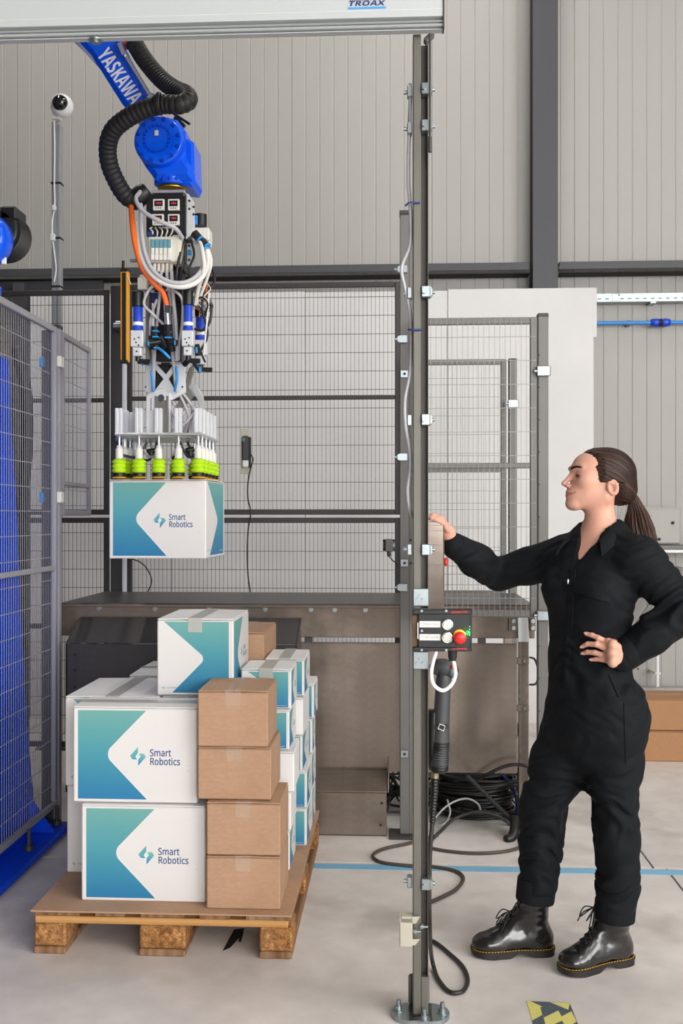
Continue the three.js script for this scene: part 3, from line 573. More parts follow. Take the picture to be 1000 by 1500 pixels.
{
  const b0 = DECK + 0.006, lay = 0.1455;
  carton('printed_carton', 'large white carton with teal print, at the bottom front of the pallet', { x0: X(119, 3.34), x1: X(301, 3.34), d: 3.34, base: b0, h: 0.32, depth: 0.185 });
  carton('printed_carton', 'large white carton with teal print, second from the bottom at the pallet front', { x0: X(107, 3.355), x1: X(289, 3.355), d: 3.355, base: b0 + 0.3215, h: 0.32, depth: 0.185, tilt: -0.004 });
  const br = [[302, 410, 3.29, 'bottom brown carton of the front stack of four'], [302, 410, 3.29, 'second brown carton from the bottom of the front stack'], [289.5, 397, 3.31, 'third brown carton from the bottom of the front stack, set to the left'], [289, 392, 3.3, 'top brown carton of the front stack, with shiny tape across it']];
  br.forEach(([a, b, d, l], i) => carton('brown_carton', l, { x0: X(a, d), x1: X(b, d), d, base: b0 + i * 0.1745, h: i === 3 ? 0.184 : 0.173, depth: 0.262, kind: 'brown', turned: true, tilt: [0, 0.004, -0.006, 0.004][i] }));
  const l0 = X(95, 3.55);
  carton('printed_carton', 'white carton at the back left, lower one, showing a thin white end', { x0: X(98, 3.6), x1: X(98, 3.6) + 0.3, d: 3.6, base: b0, h: 0.32, depth: 0.36, turned: true });
  carton('printed_carton', 'white carton at the back left with a grey tape strip on its lid', { x0: l0, x1: l0 + 0.335, d: 3.553, base: b0 + 0.3215, h: 0.318, depth: 0.415, turned: true });
  const m0 = l0 + 0.338, m1 = X(425, 3.65) - 0.185;
  carton('printed_carton', 'white carton hidden low in the middle of the stack', { x0: m0, x1: m1, d: 3.6, base: b0, h: 0.32, depth: 0.3, turned: true });
  carton('printed_carton', 'white carton in the middle of the stack, carrying the tall top carton', { x0: m0, x1: m1, d: 3.58, base: b0 + 0.3215, h: 0.318, depth: 0.34, turned: true });
  carton('printed_carton', 'white carton standing topmost on the pallet, its teal print to the right', { x0: X(229, 3.56), x1: X(341, 3.56), d: 3.57, base: b0 + 0.641, h: 0.272, depth: 0.37, turned: true });
  carton('printed_carton', 'white carton low at the far back of the pallet, mostly hidden', { x0: -1.05, x1: -0.53, d: 3.985, base: b0, h: 0.322, depth: 0.4 });
  carton('printed_carton', 'white carton at the far back, its lid just behind the taped lid', { x0: -1.05, x1: -0.53, d: 3.985, base: b0 + 0.3235, h: 0.325, depth: 0.4 });
  carton('brown_carton', 'brown carton behind the topmost white carton', { x0: X(386, 3.95) - 0.2, x1: X(386, 3.95), d: 3.965, base: b0 + 0.651, h: 0.17, depth: 0.4, kind: 'brown', turned: true });
  // column of small cartons along the right edge
  const sm = (l, xr, w, d, i, depth, kind, tilt = 0, turned = true) => carton('small_carton', l, { x0: X(xr, d) - w, x1: X(xr, d), d, base: b0 + i * lay, h: lay - 0.001, depth, kind, turned, tilt });
  sm('lowest small white carton right behind the brown front stack', 424, 0.17, 3.66, 0, 0.22, undefined);
  sm('plain white small carton, second from the bottom behind the brown stack', 425.5, 0.175, 3.655, 1, 0.22, 'plain', 0.006);
  sm('plain white small carton in the middle of the column behind the brown stack', 430, 0.18, 3.625, 2, 0.235, 'plain', 0.012);
  sm('small white carton with a green strip, fourth from the bottom behind the brown stack', 424, 0.178, 3.65, 3, 0.225, undefined, -0.01);
  sm('small white carton on top of the column just behind the brown stack', 426, 0.18, 3.65, 4, 0.225, undefined, 0.006);
  sm('small white carton with a teal end, lowest in the middle column at the right edge', 449, 0.15, 3.94, 0, 0.26, undefined);
  sm('small white carton with a teal end, second lowest in the right middle column', 449, 0.15, 3.94, 1, 0.26, undefined, 0.005);
  sm('small white carton halfway up the middle column at the right edge', 443, 0.15, 3.92, 2, 0.28, undefined, -0.006);
  sm('plain white small carton that juts forward in the middle column', 443.5, 0.15, 3.89, 3, 0.28, 'plain');
  sm('small white carton with a blue strip, on top of the middle column', 445, 0.152, 3.92, 4, 0.28, undefined, 0.008);
  const far = ['lowest', 'second lowest', 'third lowest'];
  for (let i = 0; i < 3; i++) sm(`${far[i]} small white carton in the far column at the pallet end`, 457, 0.16, 4.225, i, 0.18, undefined, [0.006, -0.008, 0.01][i]);
  sm('small white carton jutting out on top of the far column', 459.5, 0.165, 4.225, 3, 0.21, undefined, 0.004);
  // two brown cartons by the right wall
  const d = 6.03, a = X(937, d) - 0.02, e = a + 0.62;
  carton('brown_carton', 'lower large brown carton on the floor by the right wall', { x0: a, x1: e, d, base: 0.001, h: 0.178, depth: 0.3, kind: 'brown', mat: M.kraftDeep });
  carton('brown_carton', 'upper large brown carton on the pile by the right wall', { x0: a - 0.003, x1: e - 0.003, d: d + 0.002, base: 0.1805, h: 0.184, depth: 0.3, kind: 'brown', mat: M.kraftDeep });
}
// ---------------------------------------------------------------- the robot
const font = await new FontLoader().loadAsync('fonts/droid/droid_sans_bold.typeface.json');
const pxm = (d) => d / FOCAL;                                  // metres per measured pixel at depth d
const pb = (a, b, c, e, dF, dB, bev = 0.003) => { const p = at(a, e, dF), q = at(b, c, dF); return span(p.x, q.x, p.y, q.y, -dB, -dF, bev); };
const plate = (pts, dF, dB, bev = 0.003, holes = []) => prism(pts.map(([x, y]) => { const p = at(x, y, dF); return [p.x, p.y]; }), dB - dF, bev, holes.map((h) => h.map(([x, y]) => { const p = at(x, y, dF); return [p.x, p.y]; }))).translate(0, 0, -(dF + dB) / 2);
const line = (pts, r, seg, rad) => tub(pts.map(([x, y, d]) => at(x, y, d)), r, seg, rad);
thing('robot_pedestal', 'tall tapering blue steel pedestal behind the left fence', 'pedestal', (g) => {
  const y1 = 2.12, zA = -4.54, zB = -3.86, hull = [];
  const ring = (y, xr, xl, za, zb, c) => [[xr - c, zb], [xr, zb - c], [xr, za + c], [xr - c, za], [xl + c, za], [xl, za + c], [xl, zb - c], [xl + c, zb]].map(([x, z]) => V(x, y, z));
  const rs = [ring(0.04, -1.6, -2.75, zA, zB, 0.06), ring(0.5, -1.64, -2.7, zA, zB - 0.02, 0.06), ring(1.07, -1.672, -2.66, zA, zB - 0.04, 0.06), ring(1.41, -1.685, -2.63, zA, zB - 0.06, 0.06), ring(1.75, -1.707, -2.6, zA, zB - 0.08, 0.06), ring(y1, -1.72, -2.56, zA, zB - 0.1, 0.06)];
  const pos = [], q = (a, b, c, d) => pos.push(...a, ...b, ...c, ...a, ...c, ...d);
  for (let i = 0; i + 1 < rs.length; i++) for (let j = 0; j < 8; j++) { const k = (j + 1) % 8; q(rs[i][j].toArray(), rs[i + 1][j].toArray(), rs[i + 1][k].toArray(), rs[i][k].toArray()); }
  for (const [R, s] of [[rs[0], 1], [rs[rs.length - 1], -1]]) for (let j = 1; j < 7; j++) { const t = [R[0], R[j], R[j + 1]]; if (s < 0) t.reverse(); pos.push(...t.flatMap((v) => v.toArray())); }
  const b = new THREE.BufferGeometry(); b.setAttribute('position', new THREE.Float32BufferAttribute(pos, 3)); b.computeVertexNormals();
  part('column', b, M.blueDeep, g);
  part('base_plate', span(-2.9, -1.462, 0.012, 0.042, -4.535, -3.55, 0.004), M.blueDeep, g);
  part('top_plate', span(-2.55, -1.78, y1 + 0.03, y1 + 0.07, zA + 0.06, zB - 0.12, 0.004), M.blueDeep, g);
  part('band', span(-2.54, -1.765, y1 - 0.002, y1 + 0.03, zA + 0.05, zB - 0.11, 0.003), M.white, g);
  for (const z of [-3.75, -4.15, -4.5]) { const x = -1.512; part('anchor_bolt', [rod(V(x, 0, z), V(x, 0.13, z), 0.009, 8), hex(x, 0.055, z, 0.02, 0.022, 'y')], M.frameDark, g); }
  part('gusset', prism([[-1.6, 0.042], [-1.49, 0.042], [-1.6, 0.2]], 0.015, 0.001).translate(0, 0, -4.4), M.blueDeep, g);
});
thing('industrial_robot', 'glossy blue robot arm reaching down from behind the top beam', 'robot', (g) => {
  const d = 4.36, k = pxm(d);
  // turret and lower arm on the pedestal; mostly beyond the left edge
  const base = part('turret', [cyl(0.26, 0.3, -2.16, 2.34, -4.24, 'y', 28), bx(0.36, 0.5, 0.5, -2.14, 2.62, -4.24, 0.06)], M.blue, g);
  const mc = at(-22, 352, 4.3);
  part('motor_housing', lathe([[0, -0.06], [0.1, -0.05], [0.118, -0.02], [0.118, 0.03], [0.1, 0.09], [0, 0.1]], mc.x, mc.y, mc.z, 28, 'z'), M.blue, g);
  const mo = part('motor', [lathe([[0, -0.1], [0.085, -0.1], [0.1, -0.085], [0.1, 0.06], [0.085, 0.075], [0, 0.075]], mc.x + 0.035, mc.y + 0.05, mc.z - 0.1, 24, 'z'), bx(0.07, 0.06, 0.13, mc.x + 0.09, mc.y + 0.125, mc.z - 0.09, 0.008)], M.black, g);
  part('cooling_fins', Array.from({ length: 10 }, (_, i) => lathe([[0.095, -0.003], [0.108, -0.0025], [0.108, 0.0025], [0.095, 0.003]], mc.x + 0.035, mc.y + 0.05, mc.z - 0.17 + i * 0.013, 24, 'z')), M.black, mo, { stuff: true });
  part('label_plate', bx(0.02, 0.03, 0.01, at(6, 382, 4.3).x, at(6, 382, 4.3).y, -4.3, 0.002), M.white, g);
  part('bracket', bx(0.5, 0.05, 0.1, at(-40, 424, 4.3).x - 0.14, at(-40, 424, 4.3).y, -4.3, 0.01), M.blue, g);
  part('lower_arm', bar(V(-2.14, 2.7, -4.24), V(-2.05, 3.75, -4.24), 0.3, 0.22, 0.06), M.blue, g);
  const el = at(60, -60, d);
  part('elbow', [cyl(0.2, 0.34, -2.0, 3.85, -d, 'z', 28), bar(V(-2.0, 3.85, -d), el, 0.26, 0.26, 0.06)], M.blue, g);
  // the forearm, seen in front of the wall
  const fa = prism([[28, -62], [62, 5], [96, 46], [117, 66], [141, 92], [186, 163], [200, 176], [222, 172], [224, 152], [206, 116], [181, 64], [160, 20], [128, -60]].map(([x, y]) => { const p = at(x, y, d); return [p.x, p.y]; }), 0.19, 0.02).translate(0, 0, -d);
  const arm = part('forearm', fa, M.blue, g);
  part('forearm_rib', plate([[166, 52], [172, 50], [206, 122], [200, 128]], d - 0.102, d - 0.09, 0.004), M.blue, g);
  // the name on the arm
  const t = new TextGeometry('YASKAWA', { font, size: 0.064, depth: 0.0015, curveSegments: 5 }); t.computeBoundingBox(); const tb = t.boundingBox;
  const A = at(141, 81, d - 0.096), B = at(192, 155, d - 0.096), len = A.distanceTo(B);
  t.translate(-tb.min.x, -tb.min.y, 0); t.scale(len / (tb.max.x - tb.min.x), 1, 1); t.rotateZ(Math.atan2(B.y - A.y, B.x - A.x)); t.translate(A.x, A.y, -d + 0.0952);
  part('lettering', t, M.white, arm, { label: 'white lettering along the arm' });
  // steel rail along the arm for the hose
  part('hose_rail', [bar(at(183, 80, d - 0.1), at(226, 150, d - 0.1), 0.016, 0.03, 0.002), bar(at(219, 140, d - 0.12), at(228, 152, d - 0.12), 0.03, 0.03, 0.003), bar(at(176, 66, d - 0.1), at(184, 84, d - 0.1), 0.02, 0.05, 0.002)], M.chrome, g);
  part('connector', bx(0.03, 0.02, 0.05, at(189, 72, d).x, at(189, 72, d).y, -d + 0.04, 0.002), M.orange, g);
  part('connector', bx(0.03, 0.03, 0.05, at(197, 71, d).x, at(197, 71, d).y, -d + 0.03, 0.002), M.blueFit, g, { label: 'blue connector' });
  part('spring_arm', [rod(at(252, 165, d), at(278, 182, d), 0.006, 8), rod(at(256, 172, d), at(270, 186, d), 0.01, 8)], M.black, g);
  // wrist
  const wc = at(233, 208, d - 0.1);
  const body = part('wrist', [plate([[199, 200], [203, 228], [212, 243], [221, 254], [226, 262], [280, 262], [283, 246], [270, 228], [271, 190], [258, 173], [236, 167], [214, 172], [203, 184]], d - 0.085, d + 0.1, 0.022),
    lathe([[0, -0.03], [0.098, -0.03], [0.104, -0.02], [0.104, 0.02], [0.1, 0.03], [0.094, 0.033], [0.066, 0.034], [0.064, 0.031], [0, 0.031]], wc.x, wc.y, -d + 0.09, 40, 'z')], M.blue, g);
  for (let i = 0; i < 20; i++) { const a = i / 20 * 2 * Math.PI, x = wc.x + Math.cos(a) * 0.055 - 0.004, y = wc.y + Math.sin(a) * 0.055 + 0.006; part('bolt', cyl(0.0052, 0.008, x, y, -d + 0.123, 'z', 10), M.blueDeep, body); }
  for (let i = 0; i < 12; i++) { const a = (i + 0.4) / 12 * 2 * Math.PI, x = wc.x + Math.cos(a) * 0.088, y = wc.y + Math.sin(a) * 0.088; part('bolt', [cyl(0.0085, 0.007, x, y, -d + 0.125, 'z', 12), cyl(0.005, 0.004, x, y, -d + 0.129, 'z', 6)], M.blueDeep, body); }
  part('label_plate', bx(0.016, 0.022, 0.001, wc.x - 0.006, wc.y + 0.03, -d + 0.1225, 0), M.offWhite, body);
  part('side_cover', plate([[263, 206], [274, 202], [283, 207], [285, 262], [281, 272], [264, 270], [270, 250], [262, 240]], d - 0.06, d + 0.12, 0.012), M.blue, g);
  const fl = at(254, 262, d), R = 27 * k;
  const neck = part('flange', lathe([[R * 0.86, 0.07], [R * 0.95, 0.03], [R * 0.95, 0.012], [R, 0.008], [R * 1.02, -0.012], [R * 0.95, -0.02], [R * 0.95, -0.035], [R * 0.86, -0.04], [0, -0.04]], fl.x, fl.y, -d + 0.005, 36), M.blue, g);
  for (let i = 0; i < 16; i++) { const a = i / 16 * 2 * Math.PI; part('bolt', cyl(0.005, 0.012, fl.x + Math.cos(a) * R * 0.97, fl.y - 0.024, -d + 0.005 + Math.sin(a) * R * 0.97, 'y', 8), M.blueDeep, neck); }
  part('tool_ring', lathe([[0, 0.012], [R * 0.76, 0.012], [R * 0.78, 0.006], [R * 0.78, -0.004], [0, -0.004]], fl.x - 0.004, fl.y - 0.052, -d + 0.005, 32), M.brass, g);
});
// corrugated dress hose looping from the arm to the gripper
{
  const P = [[196, 62, 4.3], [212, 88, 4.27], [236, 116, 4.22], [258, 132, 4.14], [273, 139, 4.08], [275, 148, 4.03], [264, 153, 4.01], [240, 153, 4.02], [212, 160, 4.03], [185, 174, 4.05], [165, 192, 4.08], [158, 214, 4.12], [160, 240, 4.16], [170, 265, 4.2], [184, 287, 4.24], [197, 295, 4.27]].map(([x, y, d]) => at(x, y, d));
  const hose = thing('corrugated_hose', 'thick black corrugated hose looping round the wrist of the robot', 'hose', (g) => {
    part('hose', sweep(P, (t, s) => 0.0335 + Math.pow(Math.abs(Math.sin(s / 0.021 * Math.PI)), 0.6) * 0.0042, 560, 22), M.blackRubber, g);
    const e = at(203, 288, 4.26); const k = lathe([[0.026, -0.05], [0.036, -0.045], [0.042, -0.02], [0.042, 0.02], [0.034, 0.045], [0.026, 0.05]], 0, 0, 0, 24); k.rotateZ(-0.9); k.translate(e.x, e.y, e.z - 0.004); part('end_collar', k, M.black, g);
    const c = at(232, 152, 4.02); const r = lathe([[0.036, -0.012], [0.044, -0.01], [0.044, 0.01], [0.036, 0.012]], 0, 0, 0, 24); r.rotateZ(Math.PI / 2); r.translate(c.x, c.y, c.z); part('clamp_ring', r, M.black, g);
  });
}
thing('vacuum_gripper', 'silver vacuum gripper with lime green suction cups, hoses and valves', 'gripper', (g) => {
  // display box
  const d = 4.26, box = part('display_box', [pb(214, 272, 283, 345, d, d + 0.17, 0.003), pb(206, 216, 284, 296, d + 0.02, d + 0.05, 0.002), pb(226, 268, 344, 392, d + 0.02, d + 0.15, 0.003)], M.black, g);
  part('mounting_flange', pb(222, 270, 277.5, 283, d + 0.01, d + 0.16, 0.002), M.alu, g);
  for (const [px, py, c] of [[232, 299.5, M.pink], [254, 299.5, M.pink], [231, 321.5, M.orange], [254, 321.5, M.pink]]) {
    const m = part('pressure_display', pb(px - 8.3, px + 8.3, py - 8.3, py + 8.3, d - 0.012, d + 0.004, 0.002), M.offWhite, box);
    part('screen', pb(px - 6, px + 6, py - 6, py + 2.6, d - 0.0132, d - 0.011, 0), M.black, box);
    part('digits', [0, 1, 2].map((i) => pb(px - 3 + i * 2.4, px - 1.4 + i * 2.4, py - 3.4, py - 0.6, d - 0.0138, d - 0.013, 0)), c, box);
    part('keys', [0, 1, 2].map((i) => pb(px - 4.5 + i * 3.4, px - 2.5 + i * 3.4, py + 4.2, py + 6, d - 0.0134, d - 0.0115, 0)), M.frameGrey, box);
  }
  for (const [px, py] of [[216.5, 285.5], [269.5, 285.5], [269, 365]]) part('screw', cyl(0.0045, 0.004, at(px, py, d).x, at(px, py, d).y, -d + 0.001, 'z', 12), M.zinc, box);
  const sp = part('side_bracket', plate([[272, 283], [276, 284], [284, 296], [285, 330], [278, 345], [272, 350]], d + 0.02, d + 0.03, 0.001), M.aluWhite, g);
  for (const [px, py] of [[276, 292], [276, 304], [282, 301], [282, 312]]) part('hole', cyl(0.005, 0.003, at(px, py, d).x, at(px, py, d).y, -d - 0.0195, 'z', 10), M.blackMatt, sp);
  // valve block
  const v = 4.2, vb = part('valve_block', [pb(217, 262, 346, 384, v, v + 0.06, 0.003), pb(252, 265, 344, 386, v + 0.01, v + 0.07, 0.003)], M.beige, g);
  for (let i = 0; i < 5; i++) {
    const a = 220.5 + i * 6.1; part('valve', [pb(a, a + 5.4, 349, 381, v - 0.016, v + 0.002, 0.002), pb(a + 0.8, a + 4.6, 364, 372, v - 0.02, v - 0.01, 0.001)], M.offWhite, vb);
    part('valve_cap', pb(a + 0.4, a + 5, 350, 362.5, v - 0.0215, v - 0.014, 0.002), M.tealPart, vb);
    part('fitting', rod(at(a + 6, 385, v + 0.03), at(a + 5.5, 399, v + 0.03), 0.008, 10), M.beige, vb);
    part('valve_tube', line([[a + 2.5, 349, v + 0.02], [a + 3 + i, 340, v - 0.002], [a - 1 + i * 2, 335, v + 0.03], [225 + i * 3, 333, v + 0.08]], 0.0038, 16, 6), M.offWhite, vb);
  }
  part('plug', [pb(214, 226, 339, 346, v, v + 0.05, 0.004), rod(at(216, 343, v + 0.02), at(226, 343, v + 0.02), 0.014, 12)], M.logoBlue, g);
  // core of the gripper
  const core = part('core_plate', pb(226, 266, 388, 528, 4.34, 4.42, 0.003), M.blackMatt, g);
  for (const [a, b] of [[213, 217.5], [265.5, 270]]) part('profile', pb(a, b, 424, 529, 4.27, 4.33, 0.002), M.frameGrey, g);
  part('terminal_block', [pb(201, 214, 406, 424, 4.26, 4.3, 0.003), pb(204, 217, 402, 412, 4.27, 4.3, 0.003)], M.beige, g);
  part('cable_clip', [pb(190, 201, 378, 383, 4.25, 4.27, 0.001), pb(199, 203, 377, 382, 4.24, 4.27, 0.001)], M.zinc, g);
  part('sensor_block', [pb(220, 234, 428, 442, 4.3, 4.34, 0.003)], M.logoBlue, g);
  // vacuum ejectors
  const ejector = (cx, top, mid, low, bot, dd, rr) => {
    const c = at(cx, top, dd), s = pxm(dd), y = (py) => at(cx, py, dd).y, r = rr * s;
    const e = part('ejector', lathe([[0, y(mid) - y(low) + 0.001], [r * 0.86, y(mid) - y(low)], [r * 0.86, (y(mid) - y(low)) * 0.3], [r, 0], [0, 0]], c.x, y(low), -dd, 24), M.blueCup, g);
    part('silencer', lathe([[0, y(top) - y(mid)], [r * 0.95, y(top) - y(mid)], [r * 1.06, (y(top) - y(mid)) * 0.9], [r * 1.06, 0.004], [r * 0.9, 0], [0, 0]], c.x, y(mid), -dd, 24), M.black, e);
    part('band', cyl(r * 1.005, 5 * s, c.x, y(low - 10), -dd, 'y', 24), M.white, e);
    part('body_block', [bx(r * 2.3, y(low) - y(bot - 13), r * 2, c.x, (y(low) + y(bot - 13)) / 2, -dd, 0.003), bx(r * 1.6, 13 * s, r * 1.7, c.x, y(bot - 6), -dd, 0.003)], M.aluWhite, e);
    for (const [dx, py] of [[-0.4, low + 13], [0.4, low + 11], [0.35, low + 22], [-0.1, low + 18], [0, bot - 6]]) part('port', cyl(0.0035, 0.003, c.x + dx * r, y(py), -dd + r, 'z', 8), M.blackMatt, e);
    part('outlet', [rod(V(c.x, y(bot), -dd), V(c.x, y(bot + 7), -dd), 0.011, 12), rod(V(c.x, y(bot + 7), -dd), V(c.x + 0.05, y(bot + 8), -dd), 0.01, 12)], M.black, e);
  };
  ejector(202, 427, 450, 485, 522, 4.22, 8.2); ejector(275.5, 424, 448, 485, 521, 4.2, 7.4); ejector(294, 452, 464, 499, 534, 4.42, 8.4);
  // right hand pneumatics
  const rg = part('regulator', [pb(281, 306, 333, 352, 4.3, 4.38, 0.004), pb(300, 307, 338, 358, 4.32, 4.38, 0.004)], M.offWhite, g);
  part('dial', [cyl(9 * pxm(4.34), 17 * pxm(4.34), at(294, 323, 4.34).x, at(294, 323, 4.34).y, -4.34, 'y', 24)], M.black, rg); part('dial_band', pb(284, 289, 315, 329, 4.3, 4.31, 0.002), M.bluePipe, rg);
  for (const [a, b] of [[[284, 341], [292, 350]], [[292, 350], [302, 360]], [[296, 352], [300, 364]]]) { part('plug', rod(at(...a, 4.22), at(...b, 4.22), 0.0175, 14), M.black, g); const q = at(...b, 4.22), p = at(...a, 4.22), u = q.clone().sub(p).normalize(); part('plug_ring', rod(q, q.clone().addScaledVector(u, 0.008), 0.0185, 14), M.blueRing, g); }
  part('junction', [pb(273, 282, 356, 388, 4.3, 4.35, 0.003)], M.alu, g); for (const py of [360, 368, 381]) part('port', cyl(0.006, 0.004, at(277, py, 4.3).x, at(277, py, 4.3).y, -4.298, 'z', 10), M.frameDark, g);
  part('junction_tag', pb(275, 280, 366, 373, 4.29, 4.302, 0.001), M.blueRing, g);
  // hoses and cables
  const W = M.offWhite, C = (m, r, pts, seg = 50) => part('hose', line(pts, r, seg, 10), m, g);
  C(M.orange, 0.0115, [[192, 303, 4.24], [194, 330, 4.17], [199, 362, 4.14], [209, 393, 4.13], [225, 415, 4.14], [238, 428, 4.16], [244, 446, 4.18]]);
  C(W, 0.011, [[197, 326, 4.2], [202, 350, 4.16], [208, 378, 4.13], [222, 402, 4.11], [243, 416, 4.11], [270, 420, 4.12], [291, 411, 4.15], [304, 388, 4.2], [303, 366, 4.22]]);
  C(M.greyHose, 0.0085, [[206, 300, 4.2], [207, 335, 4.15], [212, 370, 4.12], [224, 396, 4.1], [244, 411, 4.1], [268, 414, 4.11], [288, 404, 4.15], [299, 384, 4.2], [300, 364, 4.23]]);
  C(M.greyHose, 0.0085, [[205, 281, 4.22], [199, 292, 4.16], [208, 308, 4.13], [232, 323, 4.12], [256, 334, 4.14], [267, 348, 4.2]]);
  C(W, 0.009, [[292, 352, 4.22], [297, 372, 4.16], [299, 392, 4.16], [291, 420, 4.2], [286, 445, 4.25]]);
  C(W, 0.007, [[304, 362, 4.24], [309, 384, 4.24], [303, 408, 4.26], [290, 440, 4.3], [283, 452, 4.32]]);
  C(M.cable, 0.006, [[308, 388, 4.4], [314, 404, 4.38], [311, 420, 4.36], [302, 424, 4.36], [303, 440, 4.36], [309, 448, 4.36], [306, 474, 4.36], [296, 484, 4.36], [286, 482, 4.36]]);
  C(M.cable, 0.005, [[280, 352, 4.27], [284, 374, 4.24], [276, 398, 4.22], [282, 420, 4.25]]);
  C(M.cable, 0.005, [[272, 360, 4.25], [268, 384, 4.2], [264, 405, 4.22], [266, 428, 4.28]]); C(M.cable, 0.006, [[268, 352, 4.26], [262, 380, 4.2], [258, 408, 4.2], [260, 440, 4.28]]);
  C(M.greyHose, 0.006, [[226, 416, 4.2], [215, 430, 4.18], [211, 446, 4.19], [224, 460, 4.2], [238, 474, 4.24]]);
  C(M.greyHose, 0.006, [[244, 425, 4.2], [258, 428, 4.19], [266, 437, 4.2], [267, 470, 4.24], [263, 500, 4.28], [262, 526, 4.3]]);
  C(M.greyHose, 0.008, [[251, 398, 4.22], [253, 430, 4.24], [257, 470, 4.26], [259, 527, 4.3]]); C(M.greyHose, 0.007, [[244, 398, 4.22], [246, 420, 4.25], [252, 452, 4.27], [256, 500, 4.3]]);
  C(M.greyHose, 0.007, [[236, 398, 4.22], [234, 430, 4.27], [230, 470, 4.28], [228, 500, 4.28]]); C(M.greyHose, 0.006, [[229, 440, 4.27], [221, 465, 4.24], [219, 490, 4.28]]);
  C(M.cable, 0.005, [[300, 425, 4.3], [296, 450, 4.3], [304, 490, 4.33], [294, 514, 4.35]]); C(W, 0.004, [[306, 430, 4.3], [303, 470, 4.3], [298, 520, 4.33]]);
  C(M.cable, 0.0045, [[290, 505, 4.32], [296, 520, 4.28], [300, 530, 4.3]]); C(M.cable, 0.004, [[286, 440, 4.3], [297, 436, 4.24], [304, 444, 4.24], [300, 462, 4.28]]);
  const tw = rng(91); for (let i = 0; i < 22; i++) { const a = 282 + tw() * 22, b = 410 + tw() * 26; C([M.orange, M.cableBrown, M.logoBlue, M.offWhite, M.yellow, M.black][i % 6], 0.0022, [[a, b, 4.34], [a + (tw() - 0.5) * 16, b + 10, 4.3 + tw() * 0.04], [a + (tw() - 0.5) * 18, b + 20, 4.28 + tw() * 0.06], [290 + tw() * 12, b + 32, 4.33]], 14); }
  part('metal_connector', [rod(at(244, 446, 4.18), at(246, 475, 4.2), 0.014, 14), pb(240, 250, 446, 458, 4.165, 4.2, 0.003)], M.chrome, g);
  part('hose_joint', [rod(at(246, 475, 4.2), at(247, 492, 4.22), 0.018, 14), rod(at(247, 492, 4.22), at(252, 514, 4.25), 0.016, 14), rod(at(228, 478, 4.24), at(228, 512, 4.26), 0.017, 14), rod(at(217, 503, 4.22), at(234, 500, 4.24), 0.013, 12), rod(at(248, 500, 4.22), at(260, 503, 4.22), 0.013, 12), rod(at(234, 492, 4.28), at(246, 506, 4.3), 0.04, 14)], M.black, g);
  for (const [a, b] of [[[224, 485.5], [233, 485.5]], [[224, 494], [233, 494]], [[242, 487], [252, 487]], [[242, 495], [252, 495]], [[218, 500], [218, 507]], [[257, 499], [257, 506]], [[226, 510], [233, 510]]]) { const p = at(...a, 4.215), q = at(...b, 4.215); part('ring', bar(p, q, 0.006, 0.03, 0.001), M.blueRing, g); }
  for (const [x0, y0, x1, y1] of [[202, 529, 218, 531], [276, 528, 270, 534], [288, 505, 290, 520], [284, 530, 294, 544]]) part('elbow_fitting', rod(at(x0, y0, 4.24), at(x1, y1, 4.26), 0.012, 12), M.black, g);
  for (const [x, y] of [[208.5, 531], [219, 531], [288, 513], [289, 530], [293, 542]]) part('ring', rod(at(x - 1, y, 4.23), at(x + 1, y, 4.23), 0.0135, 12), M.blueRing, g);
  for (const [x0, x1] of [[226, 224], [252, 258]]) part('hose', line([[x0, 510, 4.3], [(x0 + x1) / 2, 540, 4.34], [x1, 572, 4.35]], 0.0085, 20, 10), M.greyHose, g);
  part('hose', line([[258, 538, 4.27], [259, 556, 4.262], [256, 572, 4.29]], 0.006, 16, 8), M.blueRing, g, { label: 'blue hose' }); part('hose', line([[222, 545, 4.27], [225, 572, 4.27]], 0.006, 8, 8), M.blueRing, g, { label: 'blue hose' });
  part('hose', line([[232, 510, 4.2], [240, 516, 4.19], [248, 524, 4.2]], 0.006, 16, 8), M.blueRing, g, { label: 'blue hose' });
  // frame with crossed struts
  part('cross_frame', plate([[212, 528], [270, 528], [272, 575], [252, 586], [226, 582], [213, 573]], 4.385, 4.397, 0.001, [[[222, 535], [240, 555], [227, 572], [222, 571]], [[228, 533], [255, 533], [243, 549]], [[246, 555], [259, 536], [260, 571], [256, 573]]]), M.aluWhite, g);
  part('frame_back', [plate([[214, 529], [268, 529], [268, 575], [214, 575]], 4.41, 4.425, 0.001)], M.blackMatt, g);
  part('dark_strip', pb(236, 249, 531, 533.5, 4.382, 4.387, 0), M.blackMatt, g);
  for (const [px, py] of [[213.8, 567], [267.5, 567], [215, 532], [267, 532]]) part('screw', cyl(0.0045, 0.005, at(px, py, 4.385).x, at(px, py, 4.385).y, -4.383, 'z', 12), M.chrome, g);
  part('pivot_plate', plate([[214, 580], [222, 572], [238, 569], [248, 575], [250, 590], [250, 634], [214, 634]], 4.37, 4.384, 0.002), M.aluWhite, g);
  part('scale_mark', [0, 1, 2, 3, 4, 5, 6].map((i) => pb(220, 222, 584 + i * 2.6, 585.3 + i * 2.6, 4.3685, 4.372, 0)), M.logoBlue, g);
  part('clevis', [pb(226.5, 230, 580, 634, 4.3635, 4.37, 0.001), pb(243, 246.5, 580, 634, 4.3635, 4.37, 0.001), pb(230, 243, 586, 634, 4.367, 4.37, 0.0005)], M.frameGrey, g);
  part('pivot_bolt', [cyl(5 * pxm(4.38), 0.012, at(236.5, 583, 4.366).x, at(236.5, 583, 4.366).y, -4.364, 'z', 20)], M.chrome, g);
  part('side_strut', plate([[270, 566], [276, 540], [284, 532], [282, 548], [276, 566], [283, 578], [280, 584], [262, 600], [256, 600]], 4.42, 4.44, 0.002), M.frameGrey, g);
